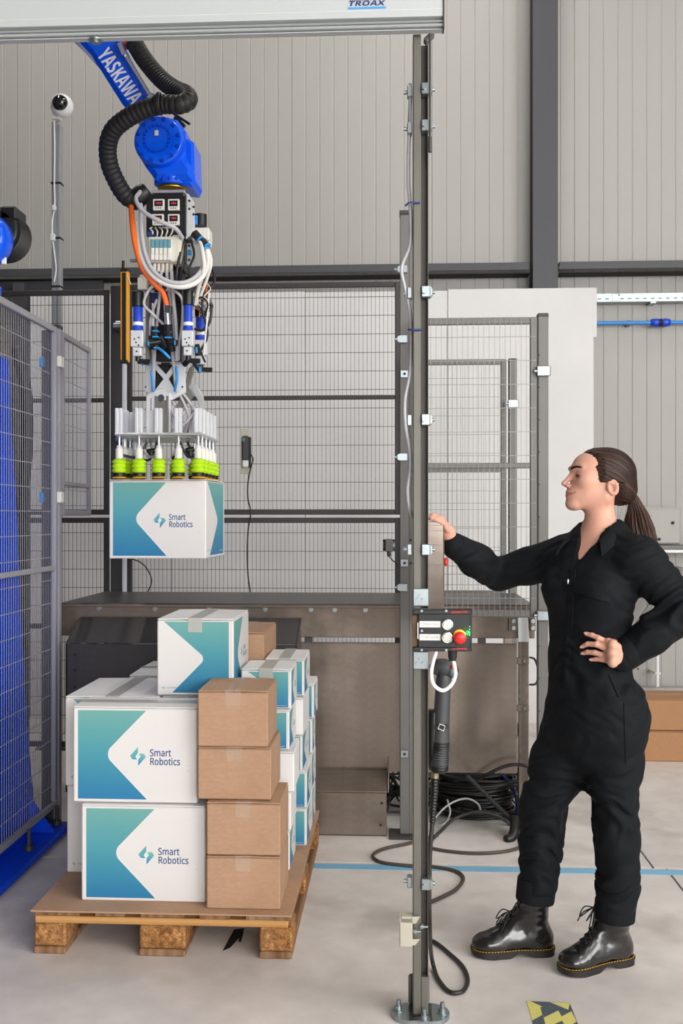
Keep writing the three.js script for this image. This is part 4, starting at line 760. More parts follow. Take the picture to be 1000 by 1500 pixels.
  part('curved_link', plate([[283, 560], [290, 568], [297, 580], [299, 596], [297, 634], [290, 634], [292, 600], [288, 584], [281, 574]], 4.46, 4.48, 0.003), M.alu, g);
  for (const pts of [[[262, 576, 4.4], [270, 592, 4.42], [276, 612, 4.45], [270, 632, 4.5]], [[266, 574, 4.4], [278, 590, 4.42], [282, 606, 4.5], [276, 630, 4.55]], [[250, 596, 4.41], [256, 612, 4.41], [266, 622, 4.42], [278, 612, 4.45], [288, 598, 4.5]], [[242, 600, 4.42], [247, 614, 4.41], [253, 628, 4.42]], [[272, 600, 4.44], [264, 612, 4.42], [262, 630, 4.45]], [[254, 590, 4.43], [264, 600, 4.44], [282, 598, 4.46], [290, 612, 4.5]]]) part('hose', line(pts, 0.0062, 26, 8), M.greyHose, g);
  // the plate and its sixteen suction cups
  const zf = 4.305, zb = 4.735, p0 = X(167.5, zf), p1 = X(295, zf), py1 = Y(632.5, zf);
  part('cup_plate', [span(p0, p1, py1 - 0.011, py1, -zb, -zf, 0.002), span(p0 + 0.06, p1 - 0.06, py1 - 0.016, py1 - 0.011, -zb + 0.05, -zf - 0.05, 0.001)], M.alu, g);
  const topY = 1.585, nx = 5, nz = 5, xs = [0, 1, 2, 3, 4].map((i) => X(174.5 + i * 28.9, 4.345)), zs = [4.347, 4.435, 4.523, 4.611, 4.695];
  xs.forEach((x, i) => zs.forEach((z, j) => {
    if (i > 0 && i < 4 && j > 0 && j < 4) return;
    const hgt = Y(596, 4.345) - py1, rP = 0.016;
    const c = part('lift_cylinder', [bx(rP * 0.94, hgt, 0.03, x - rP * 0.53, py1 + hgt / 2, -z, 0.003), bx(rP * 0.94, hgt, 0.03, x + rP * 0.53, py1 + hgt / 2, -z, 0.003), bx(rP * 1.2, hgt - 0.004, 0.022, x, py1 + hgt / 2, -z, 0.001)], M.aluWhite, g);
    part('piston_rod', [cyl(0.0055, 0.09, x, py1 - 0.05, -z, 'y', 12), hex(x, py1 - 0.014, -z, 0.011, 0.006, 'y')], M.alu, c);
    const hy = topY + 0.083;
    part('cup_holder', lathe([[0, 0.058], [0.011, 0.058], [0.012, 0.046], [0.0165, 0.043], [0.0165, 0.004], [0.013, 0], [0, 0]], x, hy, -z, 18), M.offWhite, c);
    const b = []; b.push([0, 0.084], [0.02, 0.084], [0.021, 0.079]); for (let k = 0; k < 3; k++) { const y = 0.079 - k * 0.0185; b.push([0.025, y], [0.0315, y - 0.007], [0.0315, y - 0.01], [0.026, y - 0.0175]); } b.push([0.024, 0.022], [0, 0.022]);
    part('bellows', lathe(b, x, topY, -z, 24), M.lime, c);
    part('cup_collar', lathe([[0, 0.024], [0.026, 0.024], [0.03, 0.019], [0.024, 0.0155], [0.03, 0.011], [0.024, 0.0075], [0, 0.0075]], x, topY, -z, 24), M.black, c);
    part('cup_lip', lathe([[0, 0.009], [0.024, 0.009], [0.031, 0.002], [0.031, 0.0006], [0, 0.0006]], x, topY, -z, 24), M.amber, c);
    if ((i + j) % 2 === 0) part('air_tube', tub([V(x, hy + 0.02, -z), V(x + (i < 2 ? 0.06 : -0.06), hy + 0.015, -z - (j < 2 ? 0.07 : -0.05)), V(x + (i < 2 ? 0.1 : -0.1), hy + 0.09, -z - (j < 2 ? 0.1 : -0.08)), V((x + (p0 + p1) / 2) / 2, py1 + 0.03, -4.52)], 0.006, 26, 7), (i + j) % 4 ? M.greyHose : M.charcoal, c);
  }));
  for (const [x, y] of [[203, 672], [221, 662], [278, 660], [258, 672]]) part('tube_tee', [rod(at(x - 5, y, 4.44), at(x + 5, y - 2, 4.46), 0.012, 12), rod(at(x, y, 4.45), at(x + 1, y + 8, 4.45), 0.011, 12)], M.black, g);
});
carton('printed_carton', 'white carton with teal print held in mid-air by the green suction cups', { x0: X(161, 4.37), x1: X(304, 4.37), d: 4.37, base: 1.585 - 0.3458, h: 0.3450, depth: 0.4, tilt: -0.03, tape: false });
// ---------------------------------------------------------------- top beam, posts, control box
const shear = (g, k) => { const p = g.attributes.position; for (let i = 0; i < p.count; i++) p.setX(i, p.getX(i) + k * p.getY(i)); return g; };
thing('lift_gate', 'raised white gate panel across the top, with blue lettering', 'gate', (g) => {
  const d = 2.87, k = pxm(d), xa = -1.75, xb = X(648, d), yb = Y(48.5, d), z0 = -d;
  const pr = [[z0 + 0.022, yb + 2.3], [z0 + 0.022, yb + 17 * k], [z0 + 0.01, yb + 16 * k], [z0 - 0.004, yb + 14.5 * k], [z0 - 0.004, yb + 12.5 * k], [z0 + 0.018, yb + 12 * k], [z0 + 0.022, yb + 10.5 * k], [z0 + 0.016, yb + 9.4 * k], [z0 + 0.002, yb + 9 * k], [z0 + 0.002, yb + 7.8 * k], [z0 + 0.018, yb + 7.2 * k], [z0 + 0.022, yb + 5 * k], [z0 + 0.018, yb + 3.6 * k], [z0 - 0.002, yb + 3 * k], [z0 - 0.002, yb + 1.6 * k], [z0 + 0.012, yb + 1.2 * k], [z0 + 0.012, yb], [z0 - 0.012, yb], [z0 - 0.012, yb + 2.3]];
  const e = prism(pr, xb - xa, 0); e.rotateY(-Math.PI / 2); e.translate((xa + xb) / 2, 0, 0);
  const h = part('panel', e, M.gateWhite, g);
  part('end_cap', span(xb, xb + 0.004, yb - 0.002, yb + 2.3, z0 - 0.014, z0 + 0.025, 0.001), M.frameDark, g);
  const t = new TextGeometry('TROAX', { font, size: 0.0135, depth: 0.0012, curveSegments: 5 }); t.computeBoundingBox(); const b = t.boundingBox; t.translate(-b.min.x, -b.min.y, 0);
  const A = at(509.5, 9.2, d - 0.022), B = at(565, 7.6, d - 0.022); t.scale((B.x - A.x - 0.005) / (b.max.x - b.min.x), 1, 1); shear(t, 0.3); t.translate(A.x, A.y, z0 + 0.0222);
  part('lettering', t, M.logoBlue, h, { label: 'dark blue slanted lettering' });
  part('underline', span(A.x, B.x, A.y - 4.6 * k, A.y - 1.8 * k, z0 + 0.021, z0 + 0.0232, 0), M.logoCyan, h); part('overline', span(A.x + 0.004, B.x, A.y + 8.0 * k, A.y + 8.5 * k, z0 + 0.021, z0 + 0.0232, 0), M.logoBlue, h);
  part('face_seam', span(xa, xb, yb + 27 * k, yb + 27.5 * k, z0 + 0.0215, z0 + 0.0226, 0), M.offWhite, h);
  part('bolt', [hex(X(140, d), yb - 0.004, z0, 0.012, 0.012, 'y'), cyl(0.02, 0.004, X(140, d), yb - 0.001, z0, 'y', 16)], M.zinc, g);
  part('corner_brace', [bar(at(622, 62, 2.93), at(634, 50, 2.93), 0.012, 0.03, 0.001)], M.frameGrey, g);
  part('drop_rod', [rod(at(629.5, 49, 2.85), at(629.5, 213, 2.85), 0.0032, 8), rod(at(629.5, 200, 2.85), at(629.5, 223, 2.85), 0.005, 8)], M.frameDark, g);
});
thing('gate_post', 'tall grey front post holding the raised gate and the black control box', 'post', (g) => {
  const d = 2.9, x0 = X(604.5, d), x1 = X(616.5, d), x2 = X(627, d), y1 = Y(51, d), zb = -d - 0.06;
  part('post', span(x0, x1, 0.012, y1, zb, -d, 0.003), M.postGrey, g);
  part('post_foot', span(x1, x2, 0.012, Y(1430, d), zb, -d - 0.0005, 0.002), M.postGrey, g);
  part('slide_channel', [span(x1, x2, Y(1430, d), y1 - 0.02, zb, -d - 0.03, 0.001), span(x2 - 0.002, x2 + 0.0005, Y(1430, d), y1 - 0.02, zb, -d - 0.004, 0.0006)], M.postDark, g, { label: 'dark channel on the right of the post' });
  part('base_plate', [cyl(0.055, 0.012, (x0 + x2) / 2 - 0.028, 0.006, -d - 0.02, 'y', 24), cyl(0.055, 0.012, (x0 + x2) / 2 + 0.028, 0.006, -d - 0.02, 'y', 24), bx(0.07, 0.012, 0.11, (x0 + x2) / 2, 0.006, -d - 0.02, 0.003)], M.zinc, g);
  part('foot_tube', [span(x0 - 0.012, x2 + 0.006, 0.012, 0.1, zb - 0.012, zb, 0.006)], M.frameGrey, g);
  for (const [dx, dz] of [[0.062, -0.02], [0.01, 0.022], [-0.062, -0.03]]) part('anchor_bolt', [hex((x0 + x2) / 2 + dx, 0.018, -d + dz, 0.012, 0.014, 'y'), cyl(0.006, 0.03, (x0 + x2) / 2 + dx, 0.026, -d + dz, 'y', 8), cyl(0.017, 0.003, (x0 + x2) / 2 + dx, 0.0125, -d + dz, 'y', 16)], M.zinc, g);
  // bright brackets
  const clamp = (py, h = 0.032) => {
    const y = Y(py, d), c = part('clamp', [span(x1 + 0.001, x2 + 0.006, y - h / 2, y + h / 2, -d - 0.028, -d + 0.004, 0.002), prism([[x2 + 0.006, y - h / 2], [x2 + 0.012, y - h / 2 + 0.008], [x2 + 0.012, y + h / 2 - 0.008], [x2 + 0.006, y + h / 2]], 0.03, 0.001).translate(0, 0, -d - 0.012)], M.zinc, g);
    part('bolt', [hex(x1 + 0.008, y - 0.002, -d + 0.008, 0.006, 0.008), hex(x2 + 0.015, y, -d - 0.012, 0.006, 0.008, 'x')], M.zinc, c);
    part('clamp_back', [span(x0 - 0.016, x0 - 0.002, y - h / 2, y + h / 2, -d - 0.04, -d - 0.012, 0.002), cyl(0.006, 0.012, x0 - 0.02, y, -d - 0.026, 'x', 10)], M.zinc, c);
  };
  for (const py of [131, 185, 428, 615, 805, 1294]) clamp(py);
  part('guide_strip', span(x0 - 0.012, x0 - 0.003, Y(194, d), Y(118, d), -d - 0.05, -d - 0.02, 0.002), M.fenceLight, g);
  for (const py of [875, 967.5]) { const q = part('mounting_plate', pb(605, 628, py - 13, py + 13, d - 0.012, d - 0.004, 0.002), M.zinc, g); for (const [dx, dy] of [[-4, 3], [0, -3], [4, 3]]) part('screw', hex(at(615 + dx, py + dy, d).x, at(615 + dx, py + dy, d).y, -d + 0.015, 0.0045, 0.007), M.zinc, q); }
  const bg = part('beige_guard', [pb(585, 604, 1352, 1387, d - 0.03, d - 0.026, 0.001), pb(585, 586.5, 1345, 1387, d - 0.03, d + 0.02, 0.0008), pb(588, 604, 1343, 1346, d - 0.01, d + 0.02, 0.0008), plate([[603, 1343], [615, 1343], [609, 1353], [604, 1353]], d - 0.012, d - 0.008, 0.0005), plate([[603, 1376], [615, 1376], [608, 1385], [604, 1385]], d - 0.012, d - 0.008, 0.0005)], M.cream, g);
  for (const [px, py] of [[608, 1362], [618, 1355]]) part('bolt', [hex(at(px, py, d).x, at(px, py, d).y, -d + 0.008, 0.007, 0.012), cyl(0.0035, 0.02, at(px, py, d).x + 0.006, at(px, py, d).y, -d + 0.012, 'x', 8)], M.zinc, bg);
  for (const [a, b] of [[[594, 301], [614, 297]], [[598, 483], [617, 483]]]) part('cable_tie', [line([[a[0], a[1], d - 0.004], [a[0] + 5, b[1], d - 0.012], [b[0], b[1], d - 0.003]], 0.0028, 12, 6)], M.logoBlue, g);
});
single('grey_cable', line([[601, 140, 2.93], [599, 197, 2.93], [598, 267, 2.93], [601, 309, 2.92], [600, 360, 2.92], [588, 393, 2.92], [593, 421, 2.92], [600, 455, 2.93], [602, 504, 2.93], [600, 548, 2.92], [593, 586, 2.92], [594, 624, 2.92], [600, 660, 2.93], [601, 683, 2.93], [597, 718, 2.92], [599, 741, 2.925], [603, 757, 2.96]], 0.0052, 120, 8), M.greyHose, 'grey cable winding down the left side of the front post', 'cable');
thing('fence_post', 'grey post just behind the front post, with clips on its left side', 'post', (g) => {
  const d = 4.55, a = X(585.5, d), b = X(599, d), c = X(604, d), h = Y(315, d);
  part('post', span(a, b, 0.012, h, -d - 0.055, -d, 0.003), M.frameGrey, g); part('cap', span(a - 0.002, c, h, h + 0.02, -d - 0.057, -d + 0.002, 0.003), M.frameDark, g);
  part('hole_strip', span(b, c, 0.012, h - 0.02, -d - 0.05, -d - 0.008, 0.002), M.frameGrey, g);
  part('foot_plate', bx(0.15, 0.012, 0.13, (a + c) / 2, 0.006, -d - 0.02, 0.003), M.frameDark, g);
  for (const py of [791, 825]) part('hole', cyl(0.005, 0.003, (b + c) / 2, Y(py, d), -d - 0.008, 'z', 10), M.blackMatt, g);
  for (const py of [396, 498, 670, 860]) part('clip', [prism([[a - 0.012, Y(py, d) - 0.01], [a, Y(py, d) - 0.016], [b - 0.008, Y(py, d) - 0.016], [b - 0.008, Y(py, d) + 0.016], [a, Y(py, d) + 0.016], [a - 0.012, Y(py, d) + 0.01]], 0.02, 0.001).translate(0, 0, -d + 0.011), hex(a - 0.018, Y(py, d), -d + 0.01, 0.006, 0.014, 'x')], M.zinc, g);
  for (const py of [548.5, 824.5, 1103]) { const y = Y(py, d), q = part('clip', [span(a + 0.002, b - 0.004, y - 0.017, y + 0.017, -d + 0.001, -d + 0.012, 0.002)], M.zinc, g); part('clip_hole', cyl(0.006, 0.003, (a + b) / 2, y, -d + 0.0125, 'z', 12), M.blackMatt, q); }
});
thing('control_box', 'black control box with silver buttons and a red emergency stop', 'control box', (g) => {
  const d = 2.84, f = d - 0.002, k = pxm(d);
  const h = part('housing', [pb(612, 690.5, 899, 950, d, d + 0.03, 0.002), pb(604, 690.5, 893, 900, d - 0.004, d + 0.03, 0.002), pb(604, 690.5, 948.5, 954, d - 0.004, d + 0.03, 0.002), pb(688, 691, 893, 954, d - 0.002, d + 0.03, 0.001)], M.black, g);
  part('mount_plate', pb(604, 612, 901, 948, d + 0.012, d + 0.02, 0.001), M.bronze, g); part('mount_edge', pb(611, 612.5, 912, 936, d - 0.004, d + 0.01, 0.0005), M.offWhite, g);
  const lab = (y0, txt) => {
    const cv = document.createElement('canvas'); cv.width = 256; cv.height = 64; const c = cv.getContext('2d'); c.fillStyle = '#dcd9d6'; c.fillRect(0, 0, 256, 64); c.fillStyle = '#8a8886'; c.font = '34px sans-serif'; c.textAlign = 'center'; c.fillText(txt, 128, 44);
    const t = new THREE.CanvasTexture(cv); t.colorSpace = THREE.SRGBColorSpace; const q = pb(614.2, 645, y0, y0 + 9, d - 0.0015, d + 0.001, 0); const a = at(614.2, y0 + 9, d), b = at(645, y0, d), p = q.attributes.position, uv = [];
    for (let i = 0; i < p.count; i++) uv.push((p.getX(i) - a.x) / (b.x - a.x), (p.getY(i) - a.y) / (b.y - a.y));
    q.setAttribute('uv', new THREE.Float32BufferAttribute(uv, 2)); part('label_strip', q, mat(0xffffff, 0.5, 0, { map: t }), h);
  };
  lab(910, 'DOOR LOCK'); lab(929, 'START DOOR');
  for (const [px, py] of [[655, 914.5], [654.6, 933.6]]) { const p = at(px, py, d), r = 8.4 * k; const b = part('push_button', lathe([[r, 0], [r, 0.006], [r * 0.94, 0.009], [r * 0.78, 0.009], [r * 0.74, 0.008]], p.x, p.y, -d, 28, 'z'), M.chrome, h); part('button_face', lathe([[r * 0.76, 0.0], [r * 0.76, 0.0085], [r * 0.6, 0.0098], [0, 0.0102]], p.x, p.y, -d, 28, 'z'), M.offWhite, b); }
  { const p = at(672.8, 932.6, d), r = 8.9 * k; const b = part('emergency_stop', lathe([[r * 0.7, 0.004], [r * 0.7, 0.014], [r * 0.98, 0.018], [r, 0.024], [r * 0.9, 0.029], [r * 0.5, 0.031], [0, 0.0315]], p.x, p.y - 0.001, -d, 32, 'z'), M.red, h); part('stop_collar', lathe([[r * 1.02, 0], [r * 1.02, 0.004], [0, 0.004]], p.x, p.y + 0.003, -d, 28, 'z'), M.yellow, b); }
  { const p = at(685, 927, d); part('indicator', lathe([[0.0058, 0], [0.005, 0.003], [0, 0.0045]], p.x, p.y, -d, 18, 'z'), M.led, h); const l = new THREE.PointLight(0x30ff70, 0.004, 0.4); l.position.set(p.x, p.y, -d + 0.012); scene.add(l); }
  for (const [a, b, y] of [[661, 676.5, 896.8], [677.5, 684.5, 896.3], [668, 684, 950.5], [662.5, 667, 950.8]]) part('red_marking', pb(a, b, y - 1.5, y + 1.2, d - 0.0046, d, 0), M.redDull, h);
  for (const [px, py] of [[617.5, 894.6], [653.3, 894.6], [617.5, 952], [653.3, 952], [617.6, 923.8]]) part('screw', cyl(0.0034, 0.004, at(px, py, d).x, at(px, py, d).y, -d + 0.004, 'z', 12), M.zinc, h);
  part('status_marks', [0, 1, 2, 3].map((i) => pb(687.2, 688.2, 917 + i * 4.2, 918.6 + i * 4.2, d - 0.0022, d, 0)), M.offWhite, h, { stuff: true });
  const gl = at(663, 954, d); part('cable_gland', [cyl(0.0125, 0.02, gl.x, gl.y - 0.01, -d - 0.014, 'y', 12), cyl(0.010, 0.01, gl.x, gl.y - 0.023, -d - 0.014, 'y', 16)], M.blackMatt, g);
});
single('white_tube', line([[638.5, 955, 2.855], [634, 970, 2.85], [631.5, 988, 2.845], [635, 1003, 2.84], [648, 1011.5, 2.84], [660, 1004, 2.84], [666.5, 990, 2.845], [665.5, 975, 2.85], [663.3, 966.5, 2.854]], 0.0055, 60, 10), M.white, 'white plastic tube looping under the black control box', 'tube');
thing('hand_tool', 'dark grey hand tool with a strap buckle hanging beside the front post', 'tool', (g) => {
  const d = 2.99, s = (pts, z) => sweep(pts.map(([x, y]) => at(x, y, z)), () => 1, 2, 3);
  const body = part('body', sweep([[650, 986], [649, 1005], [647.5, 1030], [646, 1060], [645, 1090], [643.5, 1112], [643, 1131]].map(([x, y]) => at(x, y, d)), (t) => (t < 0.05 ? 0.02 : t > 0.94 ? 0.022 : 0.0225 + 0.007 * Math.max(0, t - 0.25)), 40, 22), M.charcoal, g);
  part('head', [sweep([[634, 984], [640, 978], [650, 978], [660, 981], [666, 988]].map(([x, y]) => at(x, y, d)), (t) => 0.017 + 0.009 * Math.sin(Math.PI * t), 24, 18), ell(0.027, 0.022, 0.026, at(650, 984, d).x, at(650, 980, d).y, -d)], M.charcoal, g);
  part('head_cap', [ell(0.014, 0.018, 0.027, at(661, 984, d).x, at(661, 982, d).y, -d + 0.003)], M.tealGrey, g); part('trigger', bx(0.008, 0.012, 0.01, at(662, 975, d).x, at(662, 975, d).y, -d + 0.026, 0.002), M.red, body);
  part('grip', sweep([[636, 1040], [635, 1060], [634, 1085], [634, 1110], [636, 1127]].map(([x, y]) => at(x, y, d + 0.006)), (t) => 0.013 + 0.011 * Math.sin(Math.PI * Math.min(1, t * 0.8 + 0.15)), 24, 16), M.black, g);
  part('sleeve', sweep([[645, 1086], [644, 1105], [643, 1128]].map(([x, y]) => at(x, y, d)), (t, l) => 0.0262 + (Math.sin(l * 900) > 0.3 ? 0.0012 : 0), 60, 20), M.black, g);
  part('strap', bar(at(637, 1066, d - 0.022), at(655, 1064, d - 0.022), 0.012, 0.008, 0.001), M.black, g);
  const q = at(646.5, 1065.5, d - 0.03), bk = prism([[-0.0095, -0.0085], [0.0095, -0.0085], [0.0095, 0.0085], [-0.0095, 0.0085]], 0.003, 0.0006, [[[-0.007, -0.006], [0.007, -0.006], [0.007, 0.006], [-0.007, 0.006]]]); bk.rotateZ(-0.35); bk.translate(q.x, q.y, q.z); part('buckle', bk, M.chrome, g);
  part('connector', [rod(at(637.5, 1130, d), at(636.5, 1139, d), 0.012, 14), hex(at(637, 1137, d).x, at(637, 1137, d).y, -d, 0.013, 0.008, 'y')], M.brassDull, g);
  part('strain_relief', sweep([[636.5, 1139], [636, 1160], [634.5, 1180], [633, 1205]].map(([x, y]) => at(x, y, d)), (t, l) => 0.0112 - 0.003 * t + (Math.sin(l * 700) > 0 ? 0.001 : 0), 80, 12), M.black, g);
  part('hook_arm', rod(at(628, 985, d), at(640, 985, d), 0.006, 10), M.frameGrey, g);
});
// cables that lie on the floor: height is their own radius
const onFloor = (pts, r) => pts.map(([px, py, up]) => { const h = r + (up ?? 0), d = (EYE - h) * FOCAL / (py - HORIZON); const v = at(px, py, d); v.y = h; return v; });
single('black_cable', tub([at(633, 1205, 2.99), at(630, 1240, 2.985), at(628.5, 1300, 2.98), at(629, 1352, 2.99), ...onFloor([[634, 1410, 0.01], [643, 1434], [661, 1451], [675, 1450], [684.5, 1436], [679, 1415], [659, 1395], [631, 1376]], 0.0075), V(0.088, 0.0075, -3.42)], 0.0068, 140, 10), M.cable, 'black cable from the hand tool curling on the floor by the post foot', 'cable');
single('brown_cable', tub(onFloor([[640, 1222], [599, 1234], [559, 1244], [546, 1253], [556, 1262], [598, 1267], [636, 1268], [668, 1274], [678, 1283], [668, 1300], [649, 1311], [618, 1325]], 0.0075), 0.0072, 120, 10), M.cableBrown, 'brown cable winding across the blue line beside the front post', 'cable');
single('brown_cable', tub(onFloor([[618, 1238], [650, 1244], [690, 1247], [730, 1245], [760, 1238], [772, 1226]], 0.0075), 0.0072, 70, 10), M.cableBrown, 'brown cable lying in a wide bow in front of the cable coil', 'cable');
thing('steel_housing', 'narrow brushed steel housing with a red side button, under her hand', 'housing', (g) => {
  const d = 3.26, t = pb(618, 650.5, 765.5, 946, d, d + 0.075, 0.004), h = part('housing', t, M.steel, g);
  part('lid', pb(617.5, 651, 764, 770, d - 0.001, d + 0.077, 0.002), M.steel, g); for (const y of [777, 798, 827]) part('crease', pb(618, 650, y, y + 0.5, d - 0.0006, d + 0.001, 0), M.steelDark, h);
  const r = at(651.5, 824, d); part('red_button', lathe([[0, 0.012], [0.011, 0.011], [0.0135, 0.006], [0.0135, 0.002], [0.008, 0], [0.008, -0.006], [0, -0.006]], r.x - 0.001, r.y, r.z - 0.036, 24, 'x'), M.red, h);
  part('bracket_arm', bx(0.03, 0.05, 0.30, at(624, 925, d).x, at(624, 925, d).y, -d + 0.14, 0.003), M.frameGrey, g);
});
// ---------------------------------------------------------------- small things on the back fence
thing('wall_handset', 'small dark grey handset with a white lower end in a white holder on the mesh', 'handset', (g) => {
  const d = 5.64; part('holder', [pb(352.5, 366, 628, 694, d + 0.006, d + 0.014, 0.002)], M.cream, g);
  part('body', [pb(354, 364, 638, 676, d - 0.026, d + 0.005, 0.008)], M.charcoal, g); part('lower_end', pb(354, 364, 668, 685, d - 0.024, d + 0.004, 0.008), M.offWhite, g); part('side_rim', pb(363.5, 367, 640, 685, d - 0.02, d + 0.005, 0.003), M.black, g);
  part('button', cyl(0.011, 0.004, at(357.5, 644.5, d).x, at(357.5, 644.5, d).y, -d + 0.027, 'z', 16), M.tealGrey, g);
  part('cord', line([[366, 664, d - 0.01], [370.5, 672, d - 0.012], [367.5, 684, d - 0.02], [363, 708, d - 0.02], [363, 730, d - 0.02], [367, 750, d - 0.03], [363.5, 775, d - 0.02], [362, 810, d - 0.02], [363, 840, d - 0.02], [367, 872, d - 0.02]], 0.0042, 80, 6), M.cable, g);
});
thing('safety_switch', 'small grey safety switch box on the mesh near the back post', 'switch', (g) => {
  const d = 5.65; part('plate', pb(560.5, 578.5, 790, 807, d, d + 0.012, 0.002), M.frameGrey, g); part('body', pb(564, 575, 789.5, 808, d - 0.03, d, 0.004), M.frameGrey, g); part('gland', rod(at(569.5, 808, d - 0.015), at(570, 815, d - 0.015), 0.012, 10), M.frameDark, g);
  for (const [x, y] of [[562, 792], [577, 792], [562, 805], [577, 805]]) part('screw', cyl(0.006, 0.006, at(x, y, d).x, at(x, y, d).y, -d + 0.002, 'z', 8), M.blackMatt, g);
  part('knob', cyl(0.008, 0.008, at(576.5, 798.5, d).x, at(576.5, 798.5, d).y, -d + 0.004, 'z', 12), M.zinc, g); part('lead', line([[570, 815, d - 0.015], [575, 821, d - 0.01], [584, 827, d]], 0.004, 12, 6), M.cable, g);
});
single('thin_cable', line([[184, 816, 5.672], [206, 824, 5.682], [217, 836, 5.682], [222, 852, 5.682], [216, 868, 5.682]], 0.0038, 30, 6), M.cable, 'thin black cable sagging on the mesh under the held carton', 'cable');
thing('camera_pole', 'pale metal pole with white cable, standing behind the left fence', 'pole', (g) => {
  const d = 6.2, a = X(75.5, d), b = X(88.5, d), y1 = Y(168, d);
  part('pole', [span(a, b - 0.018, 0.012, y1, -d - 0.05, -d, 0.003), span(b - 0.018, b, 0.012, y1 - 0.02, -d - 0.05, -d + 0.004, 0.002)], M.alu2, g); part('foot_plate', bx(0.2, 0.012, 0.2, (a + b) / 2, 0.006, -d - 0.02), M.frameDark, g);
  for (const py of [260, 342, 414]) part('strap', span(a - 0.003, b + 0.003, Y(py + 1.4, d), Y(py - 1.4, d), -d - 0.053, -d + 0.008, 0.001), M.blackMatt, g);
  part('cable', line([[79, 170, d - 0.012], [80, 215, d - 0.012], [79.5, 270, d - 0.012], [80, 300, d - 0.012], [76.5, 325, d - 0.012], [77, 350, d - 0.014], [80, 375, d - 0.012], [82, 395, d - 0.012], [79.5, 412, d - 0.012]], 0.0052, 80, 7), M.white, g);
  part('plug', [pb(73.5, 79.5, 342, 352, d - 0.03, d - 0.004, 0.003), pb(76, 81, 300, 308, d - 0.026, d - 0.004, 0.003)], M.white, g);
});
thing('dome_camera', 'white round camera with a black glass dome on top of the pole', 'camera', (g) => {
  const d = 6.16, c = at(90.5, 155, d); part('housing', [ell(0.069, 0.069, 0.069, c.x, c.y, c.z, 32, 22)], M.white, g);
  const l = at(88.5, 151.5, d - 0.036); part('dome', ell(0.049, 0.049, 0.049, l.x, l.y, l.z + 0.004, 28, 20), M.blackGloss, g);
  part('mount', [pb(75, 87, 166, 174, d, d + 0.06, 0.004), rod(at(84, 162, d + 0.02), at(80, 172, d + 0.02), 0.02, 14)], M.offWhite, g);
});
thing('light_curtain', 'slim yellow safety light bar with a black face on the dark fence post', 'sensor', (g) => {
  const d = 5.52; part('housing', pb(176, 187, 396, 530, d, d + 0.05, 0.004), M.yellow, g); part('face', pb(178.4, 184.2, 399, 527, d - 0.003, d + 0.004, 0.001), M.blackMatt, g);
  part('end_cap', pb(176, 186.5, 393, 398, d - 0.002, d + 0.05, 0.002), M.blackMatt, g); part('end_cap', pb(176, 186.5, 527, 532, d - 0.002, d + 0.05, 0.002), M.blackMatt, g);
  part('lead', [rod(at(180.5, 382, d + 0.02), at(180.5, 393, d + 0.02), 0.008, 10), rod(at(180.5, 388, d + 0.02), at(180.5, 393, d + 0.02), 0.0085, 10)], M.black, g);
  part('bracket', pb(165, 177, 473, 480, d + 0.02, d + 0.165, 0.003), M.zinc, g); part('stand_tube', pb(178.5, 184, 532, 868, d + 0.01, d + 0.04, 0.003), M.aluWhite, g);
  part('earth_wire', line([[186, 404, d], [189, 410, d], [191.5, 416, d + 0.01]], 0.0025, 10, 6), M.white, g);
});
single('black_hose', line([[26, 515, 5.2], [36, 560, 5.2], [40, 610, 5.2], [39, 660, 5.2], [34, 720, 5.2], [30, 790, 5.2], [31, 870, 5.2], [34, 1000, 5.2], [34, 1150, 5.2]], 0.032, 80, 12), M.blackRubber, 'thick black hose hanging down behind the blue pedestal, seen through the mesh', 'hose');
// ---------------------------------------------------------------- the tangle under the conveyor
thing('cable_coil', 'big coil of black cable lying on the floor under the conveyor', 'coil', (g) => {
  const c = at(697, 1205, 4.93), r = rng(44);
  for (let i = 0; i < 20; i++) {
    const R = 0.125 + 0.085 * r(), y = 0.012 + 0.011 * i * 0.85, e = 0.72 + r() * 0.12, ph = r() * 6, dx = (r() - 0.5) * 0.03, pts = [];
    for (let k = 0; k <= 20; k++) { const a = ph + k / 20 * 6.6; pts.push(V(c.x + dx + Math.cos(a) * R * (1 + 0.05 * Math.sin(a * 2 + ph)), y + 0.012 * Math.sin(a + ph), c.z - 0.02 + Math.sin(a) * R * e)); }
    part('turn', tub(pts, 0.0075, 60, 7), i % 5 === 3 ? M.cable : M.black, g);
  }
});
thing('junction_case', 'black case on the floor behind the cable coil', 'case', (g) => { part('case', pb(650, 735, 1133, 1192, 5.2, 5.36, 0.008), M.blackMatt, g); part('stand', [pb(655, 662, 1190, 1166, 5.22, 5.3, 0.002), span(X(660, 5.25), X(725, 5.25), 0, Y(1190, 5.2), -5.34, -5.22, 0.004)], M.blackMatt, g); });
